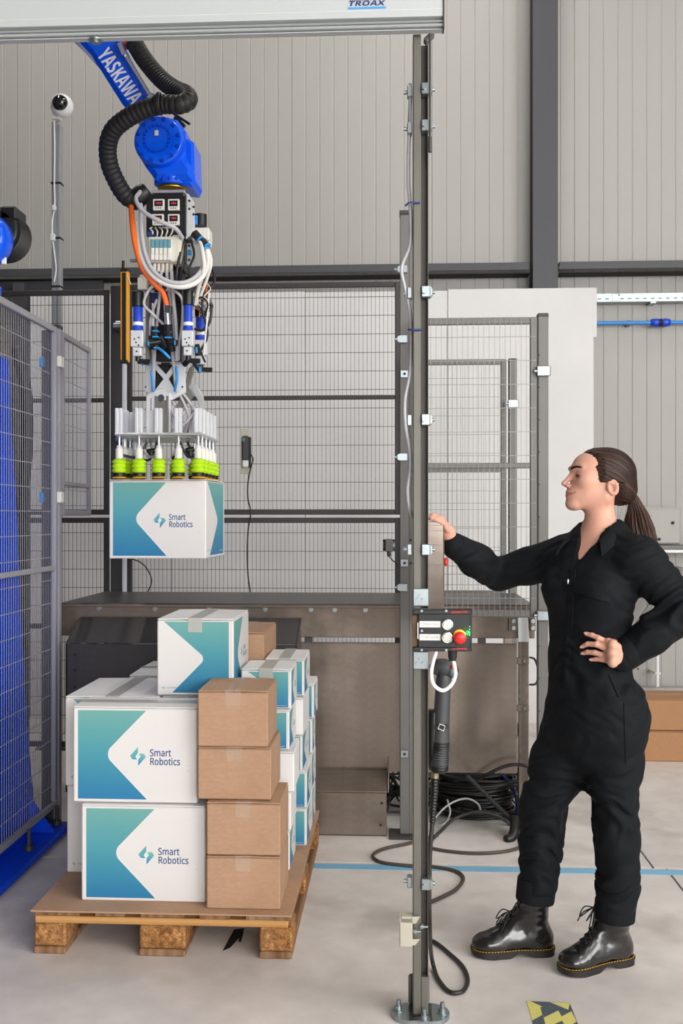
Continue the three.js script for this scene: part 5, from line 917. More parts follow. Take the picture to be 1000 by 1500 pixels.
{
  const r = rng(66), c = at(600, 1185, 4.98);
  thing('wire_basket', 'dark wire basket full of loose cables under the conveyor', 'basket', (g) => {
    const x0 = X(568, 5.0), x1 = X(752, 5.0), z0 = -5.3, z1 = -4.86, y0 = 0.02, y1 = 0.30;
    for (const [y, z] of [[y0, z1], [y0, z0], [y1, z0], [0.17, z1 - 0.12]]) part('rail', rod(V(x0, y, z), V(x1, y, z), 0.006, 8), M.frameDark, g);
    for (let i = 0; i < 8; i++) { const x = x0 + (x1 - x0) * i / 7; part('strut', rod(V(x, y0, i % 2 ? z0 : z1), V(x + 0.05, y1, z0), 0.005, 6), M.frameDark, g); }
    for (const x of [x0, x1]) part('foot', span(x - 0.01, x + 0.01, 0, y0, z0, z0 + 0.03, 0.001), M.frameDark, g);
  });
  const tangle = []; for (let i = 0; i < 46; i++) { const pts = []; let x = X(570, 4.95) + r() * 0.62, z = -4.84 - r() * 0.38, y = r() * 0.16; for (let k = 0; k < 5; k++) { pts.push(V(x, Math.max(0.008, y), z)); x += (r() - 0.5) * 0.24; z = Math.max(-5.3, Math.min(-4.83, z + (r() - 0.5) * 0.16)); y = Math.max(0.008, Math.min(0.3, y + (r() - 0.5) * 0.16)); x = Math.max(X(568, 4.95), Math.min(X(758, 4.95), x)); } tangle.push(...tub(pts, 0.0045 + r() * 0.003, 22, 6)); }
  const t = single('loose_cables', tangle, M.black, 'tangle of thin black cables around the wire basket', 'cables', null, { stuff: true });
  const one = (n, m, l, rr, pts) => single(n, tub(pts, rr, 60, 8), m, l, 'cable');
  one('grey_cable', M.frameDark, 'dark grey cable arching over the cable coil to a black plug', 0.0075, [...onFloor([[628, 1233], [645, 1216]], 0.008), at(668, 1198, 4.72), at(700, 1189, 4.72), at(730, 1196, 4.72), at(748, 1209, 4.74), at(756, 1219, 4.68)]);
  one('grey_cable', M.greyHose, 'thin pale grey cable bent in a loop left of the coil', 0.0045, [at(634, 1202, 4.7), at(650, 1184, 4.7), at(668, 1173, 4.72), at(685, 1170, 4.74), at(700, 1178, 4.76), at(704, 1190, 4.78)]);
  one('grey_cable', M.greyHose, 'short pale cable hanging down beside the wire basket', 0.0045, [at(655, 1172, 4.78), at(659, 1190, 4.77), at(652, 1205, 4.75), at(640, 1211, 4.73)]);
  one('black_cable', M.black, 'black cable rising over the right skirt panel edge towards the leg', 0.0075, [at(700, 1142, 4.68), at(718, 1132, 4.66), at(738, 1123, 4.66), at(757, 1120, 4.66), at(775, 1124, 4.66), at(786, 1140, 4.7)]);
  one('black_cable', M.black, 'black cable sticking out in two bows right of the conveyor leg', 0.005, [at(776, 1003, 4.85), at(784, 1002, 4.85), at(788, 985, 4.9), at(783, 966, 4.9), at(776, 963, 4.88)]);
  one('blue_cable', M.logoBlue, 'dark blue cable curving down beside the conveyor leg', 0.008, [at(736, 1135, 4.85), at(750, 1152, 4.84), at(757, 1178, 4.84), at(755, 1204, 4.84)]);
  single('black_rod', [rod(at(683, 1136, 4.62), at(757, 1209, 4.62), 0.011, 10), rod(at(754, 1205, 4.62), at(758, 1212, 4.62), 0.016, 10), rod(at(757, 1211, 4.62), V(at(757, 1211, 4.62).x, 0.002, -4.62), 0.009, 8)], M.blackMatt, 'black rod leaning across the front of the cable coil', 'rod');
  const pl = at(752, 1228, 4.45); single('black_plug', [sweep([V(pl.x - 0.03, 0.012, -4.5), V(pl.x, 0.016, -4.52), V(pl.x + 0.02, 0.05, -4.56), V(pl.x + 0.02, 0.075, -4.6)], (t) => 0.012 + 0.012 * Math.sin(Math.PI * (0.3 + 0.6 * (1 - t))), 20, 12)], M.black, 'black plug standing on the floor right of the cable coil', 'plug');
}
// ---------------------------------------------------------------- the woman
// fields of distances, joined smoothly, and a mesher (surface nets) for them
const smin = (a, b, k) => { const h = Math.max(k - Math.abs(a - b), 0) / k; return Math.min(a, b) - h * h * k * 0.25; };
const smax = (a, b, k) => -smin(-a, -b, k);
function cone(a, b, r0, r1) {                                  // tapered capsule
  const dx = b.x - a.x, dy = b.y - a.y, dz = b.z - a.z, L = dx * dx + dy * dy + dz * dz || 1e-9;
  const f = (x, y, z) => { const px = x - a.x, py = y - a.y, pz = z - a.z, t = Math.max(0, Math.min(1, (px * dx + py * dy + pz * dz) / L)); return Math.hypot(px - t * dx, py - t * dy, pz - t * dz) - (r0 + (r1 - r0) * t); };
  return f;
}
function ellF(c, rx, ry, rz) { return (x, y, z) => { const px = (x - c.x) / rx, py = (y - c.y) / ry, pz = (z - c.z) / rz, k0 = Math.hypot(px, py, pz), k1 = Math.hypot(px / rx, py / ry, pz / rz); return k1 < 1e-9 ? -Math.min(rx, ry, rz) : k0 * (k0 - 1) / k1; }; }
function nets(f, lo, hi, h, paint) {
  const nx = Math.ceil((hi.x - lo.x) / h) + 1, ny = Math.ceil((hi.y - lo.y) / h) + 1, nz = Math.ceil((hi.z - lo.z) / h) + 1, D = new Float32Array(nx * ny * nz), I = new Int32Array(nx * ny * nz).fill(-1);
  // a coarse pass leaves out what lies far from the surface
  const S = 4;
  for (let k = 0; k < nz; k += S) for (let j = 0; j < ny; j += S) for (let i = 0; i < nx; i += S) {
    const c = f(lo.x + (i + S / 2) * h, lo.y + (j + S / 2) * h, lo.z + (k + S / 2) * h), far = Math.abs(c) > h * S * 1.6 + 0.012 * (h > 0.004);
    for (let kk = k; kk < Math.min(nz, k + S); kk++) for (let jj = j; jj < Math.min(ny, j + S); jj++) for (let ii = i; ii < Math.min(nx, i + S); ii++) D[(kk * ny + jj) * nx + ii] = far ? c : f(lo.x + ii * h, lo.y + jj * h, lo.z + kk * h);
  }
  const pos = [], idx = [], off = [0, 1, nx, nx + 1, nx * ny, nx * ny + 1, nx * ny + nx, nx * ny + nx + 1], E = [[0, 1], [2, 3], [4, 5], [6, 7], [0, 2], [1, 3], [4, 6], [5, 7], [0, 4], [1, 5], [2, 6], [3, 7]];
  for (let k = 0; k < nz - 1; k++) for (let j = 0; j < ny - 1; j++) for (let i = 0; i < nx - 1; i++) {
    const b = (k * ny + j) * nx + i; let m = 0; for (let q = 0; q < 8; q++) if (D[b + off[q]] < 0) m |= 1 << q;
    if (m === 0 || m === 255) continue;
    let x = 0, y = 0, z = 0, n = 0;
    for (const [p, q] of E) if ((m >> p & 1) !== (m >> q & 1)) { const d0 = D[b + off[p]], d1 = D[b + off[q]], t = d0 / (d0 - d1); x += (p & 1) + t * ((q & 1) - (p & 1)); y += (p >> 1 & 1) + t * ((q >> 1 & 1) - (p >> 1 & 1)); z += (p >> 2) + t * ((q >> 2) - (p >> 2)); n++; }
    I[b] = pos.length / 3; pos.push(lo.x + (i + x / n) * h, lo.y + (j + y / n) * h, lo.z + (k + z / n) * h);
  }
  const quad = (a, b, c, d, flip) => { if (a < 0 || b < 0 || c < 0 || d < 0) return; flip ? idx.push(a, c, b, a, d, c) : idx.push(a, b, c, a, c, d); };
  for (let k = 1; k < nz - 1; k++) for (let j = 1; j < ny - 1; j++) for (let i = 1; i < nx - 1; i++) {
    const b = (k * ny + j) * nx + i, s = D[b] < 0;
    if (s !== D[b + 1] < 0) quad(I[b - nx - nx * ny], I[b - nx * ny], I[b], I[b - nx], !s);
    if (s !== D[b + nx] < 0) quad(I[b - 1 - nx * ny], I[b - 1], I[b], I[b - nx * ny], !s);
    if (s !== D[b + nx * ny] < 0) quad(I[b - 1 - nx], I[b - nx], I[b], I[b - 1], !s);
  }
  const g = new THREE.BufferGeometry(); g.setAttribute('position', new THREE.Float32BufferAttribute(pos, 3)); g.setIndex(idx); g.computeVertexNormals();
  if (paint) { const c = []; for (let i = 0; i < pos.length; i += 3) c.push(...paint(pos[i], pos[i + 1], pos[i + 2])); g.setAttribute('color', new THREE.Float32BufferAttribute(c, 3)); }
  return g;
}
const perlin = new ImprovedNoise();
const WD = 3.30, J = (px, py, dz = 0) => at(px, py, WD - dz), UNIT = WD / FOCAL;    // UNIT: one measured pixel at the woman
// --- torso: stations from the shoulders to the crotch
function loft(st) {
  const s = st.map(([py, px, dz, rs, rf, yaw]) => { const p = J(px, py, dz); return [p.y, p.x, p.z, rs, rf, yaw * Math.PI / 180]; }), n = s.length;
  return (grow = 0) => (x, y, z) => {
    let i = 0; while (i < n - 2 && y < s[i + 1][0]) i++;
    const A = s[i], B = s[i + 1]; let t = Math.max(0, Math.min(1, (A[0] - y) / (A[0] - B[0]))); t = t * t * (3 - 2 * t) * 0.6 + t * 0.4;
    const v = (k) => A[k] + (B[k] - A[k]) * t, yaw = v(5), dx = x - v(1), dz = z - v(2), cs = Math.cos(yaw), sn = Math.sin(yaw);
    const a = (dx * cs + dz * sn) / (v(3) + grow), b = (-dx * sn + dz * cs) / (v(4) + grow), k0 = Math.hypot(a, b), k1 = Math.hypot(a / (v(3) + grow), b / (v(4) + grow));
    const d = k1 < 1e-6 ? -0.1 : k0 * (k0 - 1) / k1, o = Math.max(y - s[0][0], s[n - 1][0] - y, 0); return o > 0 ? Math.hypot(Math.max(d, 0), o) + Math.min(d, 0) : d;
  };
}
const torso = loft([[794, 872, 0.005, 0.115, 0.062, 46], [812, 868, 0, 0.152, 0.082, 46], [836, 868, 0, 0.158, 0.1, 47], [864, 866, 0, 0.155, 0.113, 48], [895, 864, 0, 0.145, 0.108, 48], [930, 859, 0, 0.131, 0.098, 50], [958, 857, 0, 0.127, 0.095, 50], [985, 864, 0, 0.141, 0.106, 50], [1012, 873, 0, 0.162, 0.124, 50], [1045, 873, 0, 0.172, 0.134, 50], [1072, 868, 0, 0.17, 0.132, 50], [1104, 864, 0, 0.135, 0.1, 50]]);
const yw = 47 * Math.PI / 180, FR = V(-Math.sin(yw), 0, Math.cos(yw)), SD = V(Math.cos(yw), 0, Math.sin(yw));
const bust = (s) => { const c = J(866, 866).addScaledVector(FR, 0.058).addScaledVector(SD, s * 0.07); return c; };
const SHR = J(824, 818, -0.085), ELR = J(727, 840, -0.2), WRR = J(663, 798, -0.03), SHL = J(936, 818, 0.1), ELL = J(1000, 893, 0.12), WRL = J(911, 963, 0.122), NK = J(880, 786, 0);
const LEG_R = [[842, 1050, -0.045, 0.088], [818, 1112, -0.055, 0.088], [798, 1180, -0.05, 0.077], [791, 1240, -0.055, 0.064], [787, 1296, -0.055, 0.058]], LEG_L = [[903, 1055, 0.04, 0.092], [900, 1115, 0.05, 0.084], [897, 1172, 0.055, 0.068], [905, 1235, 0.05, 0.066], [905, 1290, 0.045, 0.060], [902, 1326, 0.045, 0.056]];
const chain = (l, k) => l.slice(1).map((b, i) => cone(J(l[i][0], l[i][1], l[i][2]), J(b[0], b[1], b[2]), l[i][3] * k, b[3] * k));
const mid = (a, b, t) => a.clone().lerp(b, t);
function figure(k, grow) {                                     // k scales the limbs, grow the trunk
  const T = torso(grow), limbs = [cone(SHR, ELR, 0.064 * k, 0.054 * k), cone(ELR, mid(ELR, WRR, 0.5), 0.054 * k, 0.052 * k), cone(mid(ELR, WRR, 0.5), WRR, 0.052 * k, 0.038 * k), cone(SHL, ELL, 0.066 * k, 0.058 * k), cone(ELL, mid(ELL, WRL, 0.55), 0.06 * k, 0.056 * k), cone(mid(ELL, WRL, 0.55), WRL, 0.056 * k, 0.043 * k),
    cone(NK, SHR, 0.055 * k, 0.055 * k), cone(NK, SHL, 0.056 * k, 0.058 * k), ...chain(LEG_R, k), ...chain(LEG_L, k)], crotch = cone(J(866, 1080, 0), J(859, 1122, 0), 0.05 * k, 0.03 * k);
  const br = [-1, 1].map((s) => { const c = bust(s); return ellF(c, 0.062 + grow, 0.06 + grow, 0.062 + grow); });
  const g1 = limbs.slice(0, 6), g2 = limbs.slice(6, 8), gR = limbs.slice(8, 12), gL = limbs.slice(12);
  return (x, y, z) => {
    let d = T(x, y, z); for (const f of br) d = smin(d, f(x, y, z), 0.05); for (const f of g2) d = smin(d, f(x, y, z), 0.05);
    let a = 1e9, b = 1e9; for (let i = 0; i < 3; i++) { a = smin(a, g1[i](x, y, z), 0.02); b = smin(b, g1[i + 3](x, y, z), 0.02); }
    d = smin(d, a, 0.035); const low = EYE - UNIT * (930 - HORIZON); b = y < low + 0.06 ? smin(b, 1e9, 1e-3) : b; d = smin(d, b, y > low + 0.1 ? 0.035 : 0.004);
    let r = 1e9, l = 1e9; for (const f of gR) r = smin(r, f(x, y, z), 0.02); for (const f of gL) l = smin(l, f(x, y, z), 0.02);
    const legs = smin(smin(r, l, 0.006), crotch(x, y, z), 0.02); return smin(d, legs, 0.035);
  };
}
const suitCore = figure(1, 0);

const ridge = (n) => 1.16 - Math.sqrt(n * n + 0.006) * 2;
function suit(x, y, z) {
  let d = suitCore(x, y, z);
  if (Math.abs(d) < 0.05) {
    // folds of the cloth: across the limbs at elbows, knees, waist and ankles
    const w = (c, r) => { const q = Math.hypot(x - c.x, y - c.y, z - c.z) / r; return q < 1 ? (1 - q * q) ** 2 : 0; };
    const e = w(ELR, 0.24) * 0.8 + w(ELL, 0.24) * 1.1 + w(SHL, 0.17) * 0.5 + w(SHR, 0.17) * 0.6 + w(KNR, 0.24) * 0.9 + w(KNL, 0.22) + w(ANR, 0.16) * 1.2 + w(ANL, 0.16) * 1.2 + w(WST, 0.2) * 0.7 + w(HIP, 0.2) * 0.4;
    const warp = perlin.noise(x * 5 + 3, y * 5, z * 5) * 1.6;
    const n = ridge(perlin.noise(x * 7 + warp + 1.7, y * 19 + warp * 2, z * 7 + 5)) - 0.55, m = perlin.noise(x * 6, y * 4, z * 6 + 9);
    d -= n * 0.017 * Math.min(1.2, e + 0.22) + m * 0.005;
    const s = perlin.noise(x * 30, y * 44, z * 30) * 0.0012; d -= s;
  }
  for (const f of neckV()) d = smax(d, -f(x, y, z), 0.006);
  return d;
}
const KNR = J(800, 1188, -0.05), KNL = J(898, 1178, 0.055), ANR = J(788, 1275, -0.055), ANL = J(903, 1300, 0.045), WST = J(860, 955, 0.05), HIP = J(880, 1015, 0.05);
function hit(f, px, py, d0 = 2.9) {                            // first touch of a sight line with a surface
  const o = V(0, EYE, 0), dir = at(px, py, 1).sub(o).normalize(); let t = d0;
  for (let i = 0; i < 160; i++) { const p = o.clone().addScaledVector(dir, t), d = f(p.x, p.y, p.z); if (d < 0.0004) break; t += Math.max(d * 0.6, 0.0004); if (t > 5) break; }
  const p = o.clone().addScaledVector(dir, t), e = 0.004, n = V(f(p.x + e, p.y, p.z) - f(p.x - e, p.y, p.z), f(p.x, p.y + e, p.z) - f(p.x, p.y - e, p.z), f(p.x, p.y, p.z + e) - f(p.x, p.y, p.z - e)).normalize();
  return { p, n };
}
let neckV_ = null; function neckV() { if (!neckV_) { const q = (x, y, u) => { const h = hit(suitCore, x, y); return h.p.addScaledVector(h.n, u); }; neckV_ = [cone(J(876, 760, 0.01), q(862, 786, -0.012), 0.068, 0.032), cone(q(862, 784, 0.002), q(841, 829, 0.004), 0.031, 0.006)]; } return neckV_; }
function sheet(rows, thick, lift) {                            // rows of { p, n }: a thin cloth piece that lies on a surface
  const R = rows.length, C = rows[0].length, pos = [], idx = [];
  for (const s of [lift + thick, lift - 0.003]) for (const r of rows) for (const q of r) pos.push(q.p.x + q.n.x * s, q.p.y + q.n.y * s, q.p.z + q.n.z * s);
  const id = (s, i, j) => s * R * C + i * C + j, quad = (a, b, c, d) => idx.push(a, b, c, a, c, d);
  for (let i = 0; i < R - 1; i++) for (let j = 0; j < C - 1; j++) { quad(id(0, i, j), id(0, i + 1, j), id(0, i + 1, j + 1), id(0, i, j + 1)); quad(id(1, i, j), id(1, i, j + 1), id(1, i + 1, j + 1), id(1, i + 1, j)); }
  for (let i = 0; i < R - 1; i++) { quad(id(0, i, 0), id(1, i, 0), id(1, i + 1, 0), id(0, i + 1, 0)); quad(id(0, i, C - 1), id(0, i + 1, C - 1), id(1, i + 1, C - 1), id(1, i, C - 1)); }
  for (let j = 0; j < C - 1; j++) { quad(id(0, 0, j), id(0, 0, j + 1), id(1, 0, j + 1), id(1, 0, j)); quad(id(0, R - 1, j), id(1, R - 1, j), id(1, R - 1, j + 1), id(0, R - 1, j + 1)); }
  const g = new THREE.BufferGeometry(); g.setAttribute('position', new THREE.Float32BufferAttribute(pos, 3)); g.setIndex(idx); const k = g.toNonIndexed(); k.computeVertexNormals(); return k;
}
const lerp2 = (a, b, t) => [a[0] + (b[0] - a[0]) * t, a[1] + (b[1] - a[1]) * t];
const patch = (f, A, B, C, D, nr, nc, thick, lift) => sheet(Array.from({ length: nr + 1 }, (_, i) => Array.from({ length: nc + 1 }, (_, j) => { const t = i / nr, u = j / nc, l = lerp2(A, D, t), r = lerp2(B, C, t); return hit(f, ...lerp2(l, r, u)); })), thick, lift);

// --- head: measured in the side view; a forward, b up, c to her left, in measured pixels
const hy = 84 * Math.PI / 180, HC = J(882, 702, 0), HF = V(-Math.sin(hy), 0, Math.cos(hy)), HS = V(Math.cos(hy), 0, Math.sin(hy));
const hp = (a, b, c) => HC.clone().addScaledVector(HF, a * UNIT).addScaledVector(HS, c * UNIT).add(V(0, b * UNIT, 0));
const loc = (x, y, z) => { const dx = x - HC.x, dz = z - HC.z; return [(dx * HF.x + dz * HF.z) / UNIT, (y - HC.y) / UNIT, (dx * HS.x + dz * HS.z) / UNIT]; };
const P3 = (a, b, c) => V(a, b, c);
const skullF = [ellF(P3(-6, 7, 0), 40, 36, 31), ellF(P3(18, 13.5, 0), 27, 26, 26)];
const skull = (a, b, c) => smin(skullF[0](a, b, c), skullF[1](a, b, c), 10);
const faceF = [[ellF(P3(20, -8, 0), 26, 28, 24), 10], [ellF(P3(28, -3, 15), 13, 12, 12), 8], [ellF(P3(22, -22, 0), 25, 18, 20), 10], [cone(P3(2, -26, 21), P3(38, -36, 6), 9, 8), 9], [ellF(P3(44, -35.5, 0), 10, 9.5, 12), 7], [ellF(P3(38, -20.5, 0), 14.5, 13, 15), 7], [cone(P3(44, 15, 5), P3(34.5, 17, 17.5), 3.2, 2.6), 6],
  [cone(P3(43.5, 9, 0), P3(54.6, -5, 0), 3.2, 3.4), 4], [ellF(P3(56.2, -6.4, 0), 4.0, 3.5, 3.8), 2.5], [ellF(P3(51, -9.2, 4.2), 4.2, 2.9, 2.8), 2], [ellF(P3(48.8, -18.9, 0), 4.0, 2.4, 9), 2.2], [ellF(P3(48.8, -24.0, 0), 4.6, 2.6, 8), 2.2],
  [cone(P3(5, -22, 0), P3(3, -70, 0), 19.5, 22), 12], [cone(P3(3, -70, 0), P3(-2, -105, 0), 22, 36), 10]];
const mouthF = [cone(P3(55.5, -21.6, 0), P3(52, -21.4, 6.5), 0.8, 0.75), cone(P3(52, -21.4, 6.5), P3(44.5, -19.4, 14), 0.75, 0.55)], neckF = faceF.slice(-2).map(([f]) => f);
const EYEC = P3(35.8, 4.4, 14.0);
function head(a, b, c0) {
  const c = Math.abs(c0); let d = skull(a, b, c); for (const [f, k] of faceF) d = smin(d, f(a, b, c), k);
  d = smax(d, -ellF(P3(46, 4.4, 13.5), 7.6, 5, 8)(a, b, c), 5);                                     // eye socket
  // lids: a ball round the eye, open in a slit
  let lid = Math.hypot(a - EYEC.x, b - EYEC.y, c - EYEC.z) - 6.1; const open = Math.abs(b - (EYEC.y - 0.5) + 0.03 * (c - 14) ** 2 * 0.3) - 1.8; lid = smax(lid, -Math.max(open, 37.2 - a, Math.hypot(b - EYEC.y, c - EYEC.z) - 5.6), 0.5); d = smin(d, lid, 1.6);
  d = smax(d, -ellF(P3(52.4, -11.6, 2.6), 2.3, 1.1, 1.3)(a, b, c), 0.8);                          // nostril
  for (const f of mouthF) d = smax(d, -f(a, b, c), 0.7);         // line of the mouth
  // ear
  const ea = a + 5.2 + (b + 12) * -0.12, eb = b + 12.4; let ear = ellF(P3(0, 0, 31.5 + ea * -0.22), 8.3, 12.2, 3.2)(ea, eb, c);
  ear = smax(ear, -ellF(P3(1.6, -1, 35.2 + ea * -0.2), 4.6, 6.4, 4.6)(ea, eb, c), 1); ear = smax(ear, -cone(P3(-3.5, -2, 35.6), P3(-2, 7, 35), 1.7, 1.6)(ea, eb, c), 1); ear = smax(ear, -cone(P3(-2, 7, 35), P3(4, 8, 34), 1.6, 1.4)(ea, eb, c), 1); ear = smin(ear, ellF(P3(5.6, -1, 30.6), 2.6, 3.4, 2.6)(ea, eb, c), 1.6);
  d = smin(d, ear, 1.8); return d;
}
const headW = (x, y, z) => { const [a, b, c] = loc(x, y, z); return head(a, b, c) * UNIT; };
const lin = (h) => new THREE.Color(h).toArray();
const SK = lin(0xd3a28c), LIP = lin(0xc07674), SKP = lin(0xcf9280), mixc = (p, q, t) => p.map((v, i) => v + (q[i] - v) * t), blob = (q) => Math.max(0, 1 - q);
const skinPaint = (x, y, z) => {
  const [a, b, c0] = loc(x, y, z), c = Math.abs(c0); let k = SK;
  const n = perlin.noise(x * 60, y * 60, z * 60); k = mixc(k, SKP, 0.25 + 0.25 * n);
  k = mixc(k, SKP, 0.6 * blob(Math.hypot(a - 40, b + 8, c - 18) / 14)); k = mixc(k, SKP, 0.8 * blob(Math.hypot(a - 57, b + 8, c) / 7)); k = mixc(k, SKP, 0.7 * blob(Math.hypot(a + 6, b + 10, (c - 32) * 0.6) / 12));
  const t = Math.max(0, Math.min(1, (54.5 - a) / 10)), hl = (1 - t) * 2.9 + 0.35, b0 = -21.6 + 2.1 * t * t, up = (b - b0) / hl, lip = a > 44 && c < 15 ? 1.05 - Math.abs(up > 0 ? up : up * 0.86) : 0; if (lip > 0) k = mixc(k, LIP, Math.min(1, lip * 4));
  return k;
};
// --- hands
const hand = (w, palm, fingers, thumb) => {                    // fingers: [[points], radius]
  const fs = []; for (const [pts, r] of [...fingers, thumb]) { const l = []; for (let i = 0; i + 1 < pts.length; i++) l.push(cone(pts[i], pts[i + 1], r * (1.06 - 0.1 * i), r * (1.06 - 0.1 * (i + 1)))); fs.push(l); }
  return (x, y, z) => { let d = 1e9; for (const f of palm) d = smin(d, f(x, y, z), 0.009); d = smin(d, w(x, y, z), 0.012); for (const l of fs) { let q = 1e9; for (const f of l) q = smin(q, f(x, y, z), 0.003); d = smin(d, q, 0.006); } return d; };
};
// left hand: spread on the waist, each joint lies on the cloth
const onSuit = (px, py, up) => { const q = hit(suitCore, px, py); return q.p.addScaledVector(q.n, up); };
const LH = (() => {
  const f = (l, r) => [l.map(([x, y, u]) => onSuit(x, y, (u ?? r * 0.9) * 0.78)), r];
  const idx = f([[892, 942, 0.026], [876, 933, 0.021], [867.5, 929.5, 0.013], [859.5, 928, 0.008]], 0.0088), mdl = f([[889, 950, 0.027], [873, 942.5, 0.024], [861.5, 942.5, 0.015], [854, 946.5, 0.008]], 0.009), rng_ = f([[887, 959, 0.026], [871, 954.5, 0.023], [861.5, 954.5, 0.014], [855, 956.5, 0.008]], 0.0086), lit = f([[888, 966, 0.024], [880, 965.5, 0.019], [872.5, 965, 0.012], [866.5, 966, 0.008]], 0.0078);
  const w0 = WRL.clone().lerp(ELL, 0.08), w1 = onSuit(902.5, 950, 0.023), w2 = onSuit(902, 968, 0.023), wm = onSuit(902, 959, 0.025), palm = [cone(w1, idx[0][0], 0.0118, 0.0102), cone(wm, mdl[0][0], 0.0118, 0.0104), cone(wm, rng_[0][0], 0.0118, 0.0102), cone(w2, lit[0][0], 0.0118, 0.0098), cone(idx[0][0], lit[0][0], 0.0088, 0.0084), cone(w1, w2, 0.0125, 0.0125), cone(mid(w1, idx[0][0], 0.5), mid(w2, lit[0][0], 0.5), 0.0105, 0.0105), cone(w0, w1, 0.018, 0.012), cone(w0, w2, 0.018, 0.012)];
  const th = [[onSuit(899, 949, 0.03), J(905, 942, 0.095), J(908, 935, 0.055), J(907, 930, 0.03)], 0.0098];
  return { f: hand(cone(w0, wm, 0.02, 0.0125), palm, [idx, mdl, rng_, lit], th), c: onSuit(882, 949, 0.02), nails: [idx, mdl, rng_, lit] };
})();
// right hand: laid over the top of the steel housing
const RH = (() => {
  const top = Y(764, 3.26), zs = [-3.279, -3.298, -3.317, -3.335], mk = (z, k, r) => { const w = (px, py) => at(px, py, -z); const m = w(645 - k, 761), p = w(634 - k * 1.4, 755.5 + k * 0.4), e = w(627 - k, 758.5), t = w(622 - k, 0); t.y = top + r + 0.001; return [[m, p, e, t], r]; };
  const F = [mk(zs[0], 0, 0.0088), mk(zs[1], 1.5, 0.009), mk(zs[2], 1, 0.0086), mk(zs[3], -1.5, 0.0078)], w1 = at(656, 780, 3.312), palm = F.map(([p]) => cone(w1, p[0], 0.017, 0.0115)); palm.push(cone(F[0][0][0], F[3][0][0], 0.0105, 0.0095));
  const t = at(632, 0, 3.262); t.y = top + 0.0105; const th = [[at(655, 776, 3.29), at(648, 766, 3.266), at(639, 761, 3.262), t], 0.0098];
  return { f: hand(cone(WRR, w1, 0.026, 0.019), palm, F, th), c: at(640, 772, 3.3), nails: F };
})();
const person = thing('person', 'woman in a dark navy work coverall, one hand on her hip, looking at the gripper', 'person', (g) => {
  const box = (c, r) => [c.clone().subScalar(r), c.clone().addScalar(r)];
  const inner = figure(0.66, -0.02), chest = (x, y, z) => { let d = inner(x, y, z); d = smin(d, cone(J(879, 768, 0), J(878, 805, 0), 0.032, 0.06)(x, y, z), 0.04); return d; };
  // the chest shows skin in the open collar: it stays a little below the cloth
  const skinTrunk = (x, y, z) => { const c = smax(suitCore(x, y, z) + 0.008, Math.hypot(x - NK.x, y - NK.y + 0.115, z - NK.z) - 0.15, 0.02); const [p, q, r] = loc(x, y, z), nk = smin(neckF[0](p, q, r), neckF[1](p, q, r), 10) * UNIT + 0.0009 + Math.max(0, q + 66) * 0.0002; return smin(smin(chest(x, y, z), c, 0.006), nk, 0.025); };
  const body = part('body', [nets(headW, hp(0, 0, 0).sub(V(0.135, 0.175, 0.105)), hp(0, 0, 0).add(V(0.135, 0.1, 0.105)), 0.0024, skinPaint),
    nets(LH.f, LH.c.clone().sub(V(0.075, 0.065, 0.12)), LH.c.clone().add(V(0.075, 0.065, 0.07)), 0.0024, skinPaint), nets(RH.f, RH.c.clone().sub(V(0.065, 0.07, 0.075)), RH.c.clone().add(V(0.065, 0.055, 0.075)), 0.0024, skinPaint),
    nets(skinTrunk, J(905, 905, 0).sub(V(0.7, 1, 0.42)).setY(0.12), J(905, 905, 0).add(V(0.36, 0.34, 0.36)), 0.012, skinPaint)], M.skin, g);
  for (const h of [LH, RH]) for (const [p, r] of h.nails) { const t = p[p.length - 1], d = t.clone().sub(p[p.length - 2]).normalize(), up = h === RH ? V(0, 1, 0) : V(0.05, 0.25, 1).normalize(), n = up.sub(d.clone().multiplyScalar(up.dot(d))).normalize(); const e = ell(0.0042, 0.0052, 0.0014, 0, 0, 0, 10, 8); e.applyMatrix4(new THREE.Matrix4().makeBasis(d.clone().cross(n), d, n)); e.translate(t.x + n.x * r * 0.72 + d.x * 0.002, t.y + n.y * r * 0.72 + d.y * 0.002, t.z + n.z * r * 0.72 + d.z * 0.002); part('nail', e, M.nail, body); }
  for (const s of [-1, 1]) {
    const e = hp(EYEC.x, EYEC.y, s * EYEC.z), r = 5.15 * UNIT; const ey = part('eye', ell(r, r, r, e.x, e.y, e.z, 20, 16), M.eyeWhite, g); const gd = HF.clone().multiplyScalar(0.97).add(V(0, -0.1, 0)).addScaledVector(HS, s * 0.1).normalize(), ic = e.clone().addScaledVector(gd, r * 0.8);
    part('iris', rod(ic, ic.clone().addScaledVector(gd, r * 0.235), r * 0.56, 18, r * 0.42), M.iris, ey);
    part('lashes', tub([hp(EYEC.x + 5.9, EYEC.y + 0.6, s * (EYEC.z - 3.5)), hp(EYEC.x + 6.6, EYEC.y + 1.2, s * EYEC.z), hp(EYEC.x + 5.2, EYEC.y + 0.6, s * (EYEC.z + 3.6)), hp(EYEC.x + 3.2, EYEC.y - 0.6, s * (EYEC.z + 5.8))], 0.0012, 20, 6), M.hairDark, g);
    // eyebrow: a strip of short hairs that lies on the brow
    const br = []; for (let i = 0; i < 170; i++) { const r0 = rng(300 + i + (s > 0 ? 0 : 99)), t = r0(), c = s * (5.5 + t * 15.5), b = 14.8 + Math.sin(t * 2.2) * 3.6 - t * 1.6 + (r0() - 0.5) * 3.6 * (1 - t * 0.7); let a = 55; while (head(a, b, c) > 0.2 && a > 20) a -= 0.25; br.push(rod(hp(a + 0.25, b - 0.5, c), hp(a - 0.6, b + 1.3 * (1 - t), c + s * 2.6), 0.0009, 4, 0.0004)); }
    part('eyebrow', br, M.hairDark, g, { stuff: true });
  }
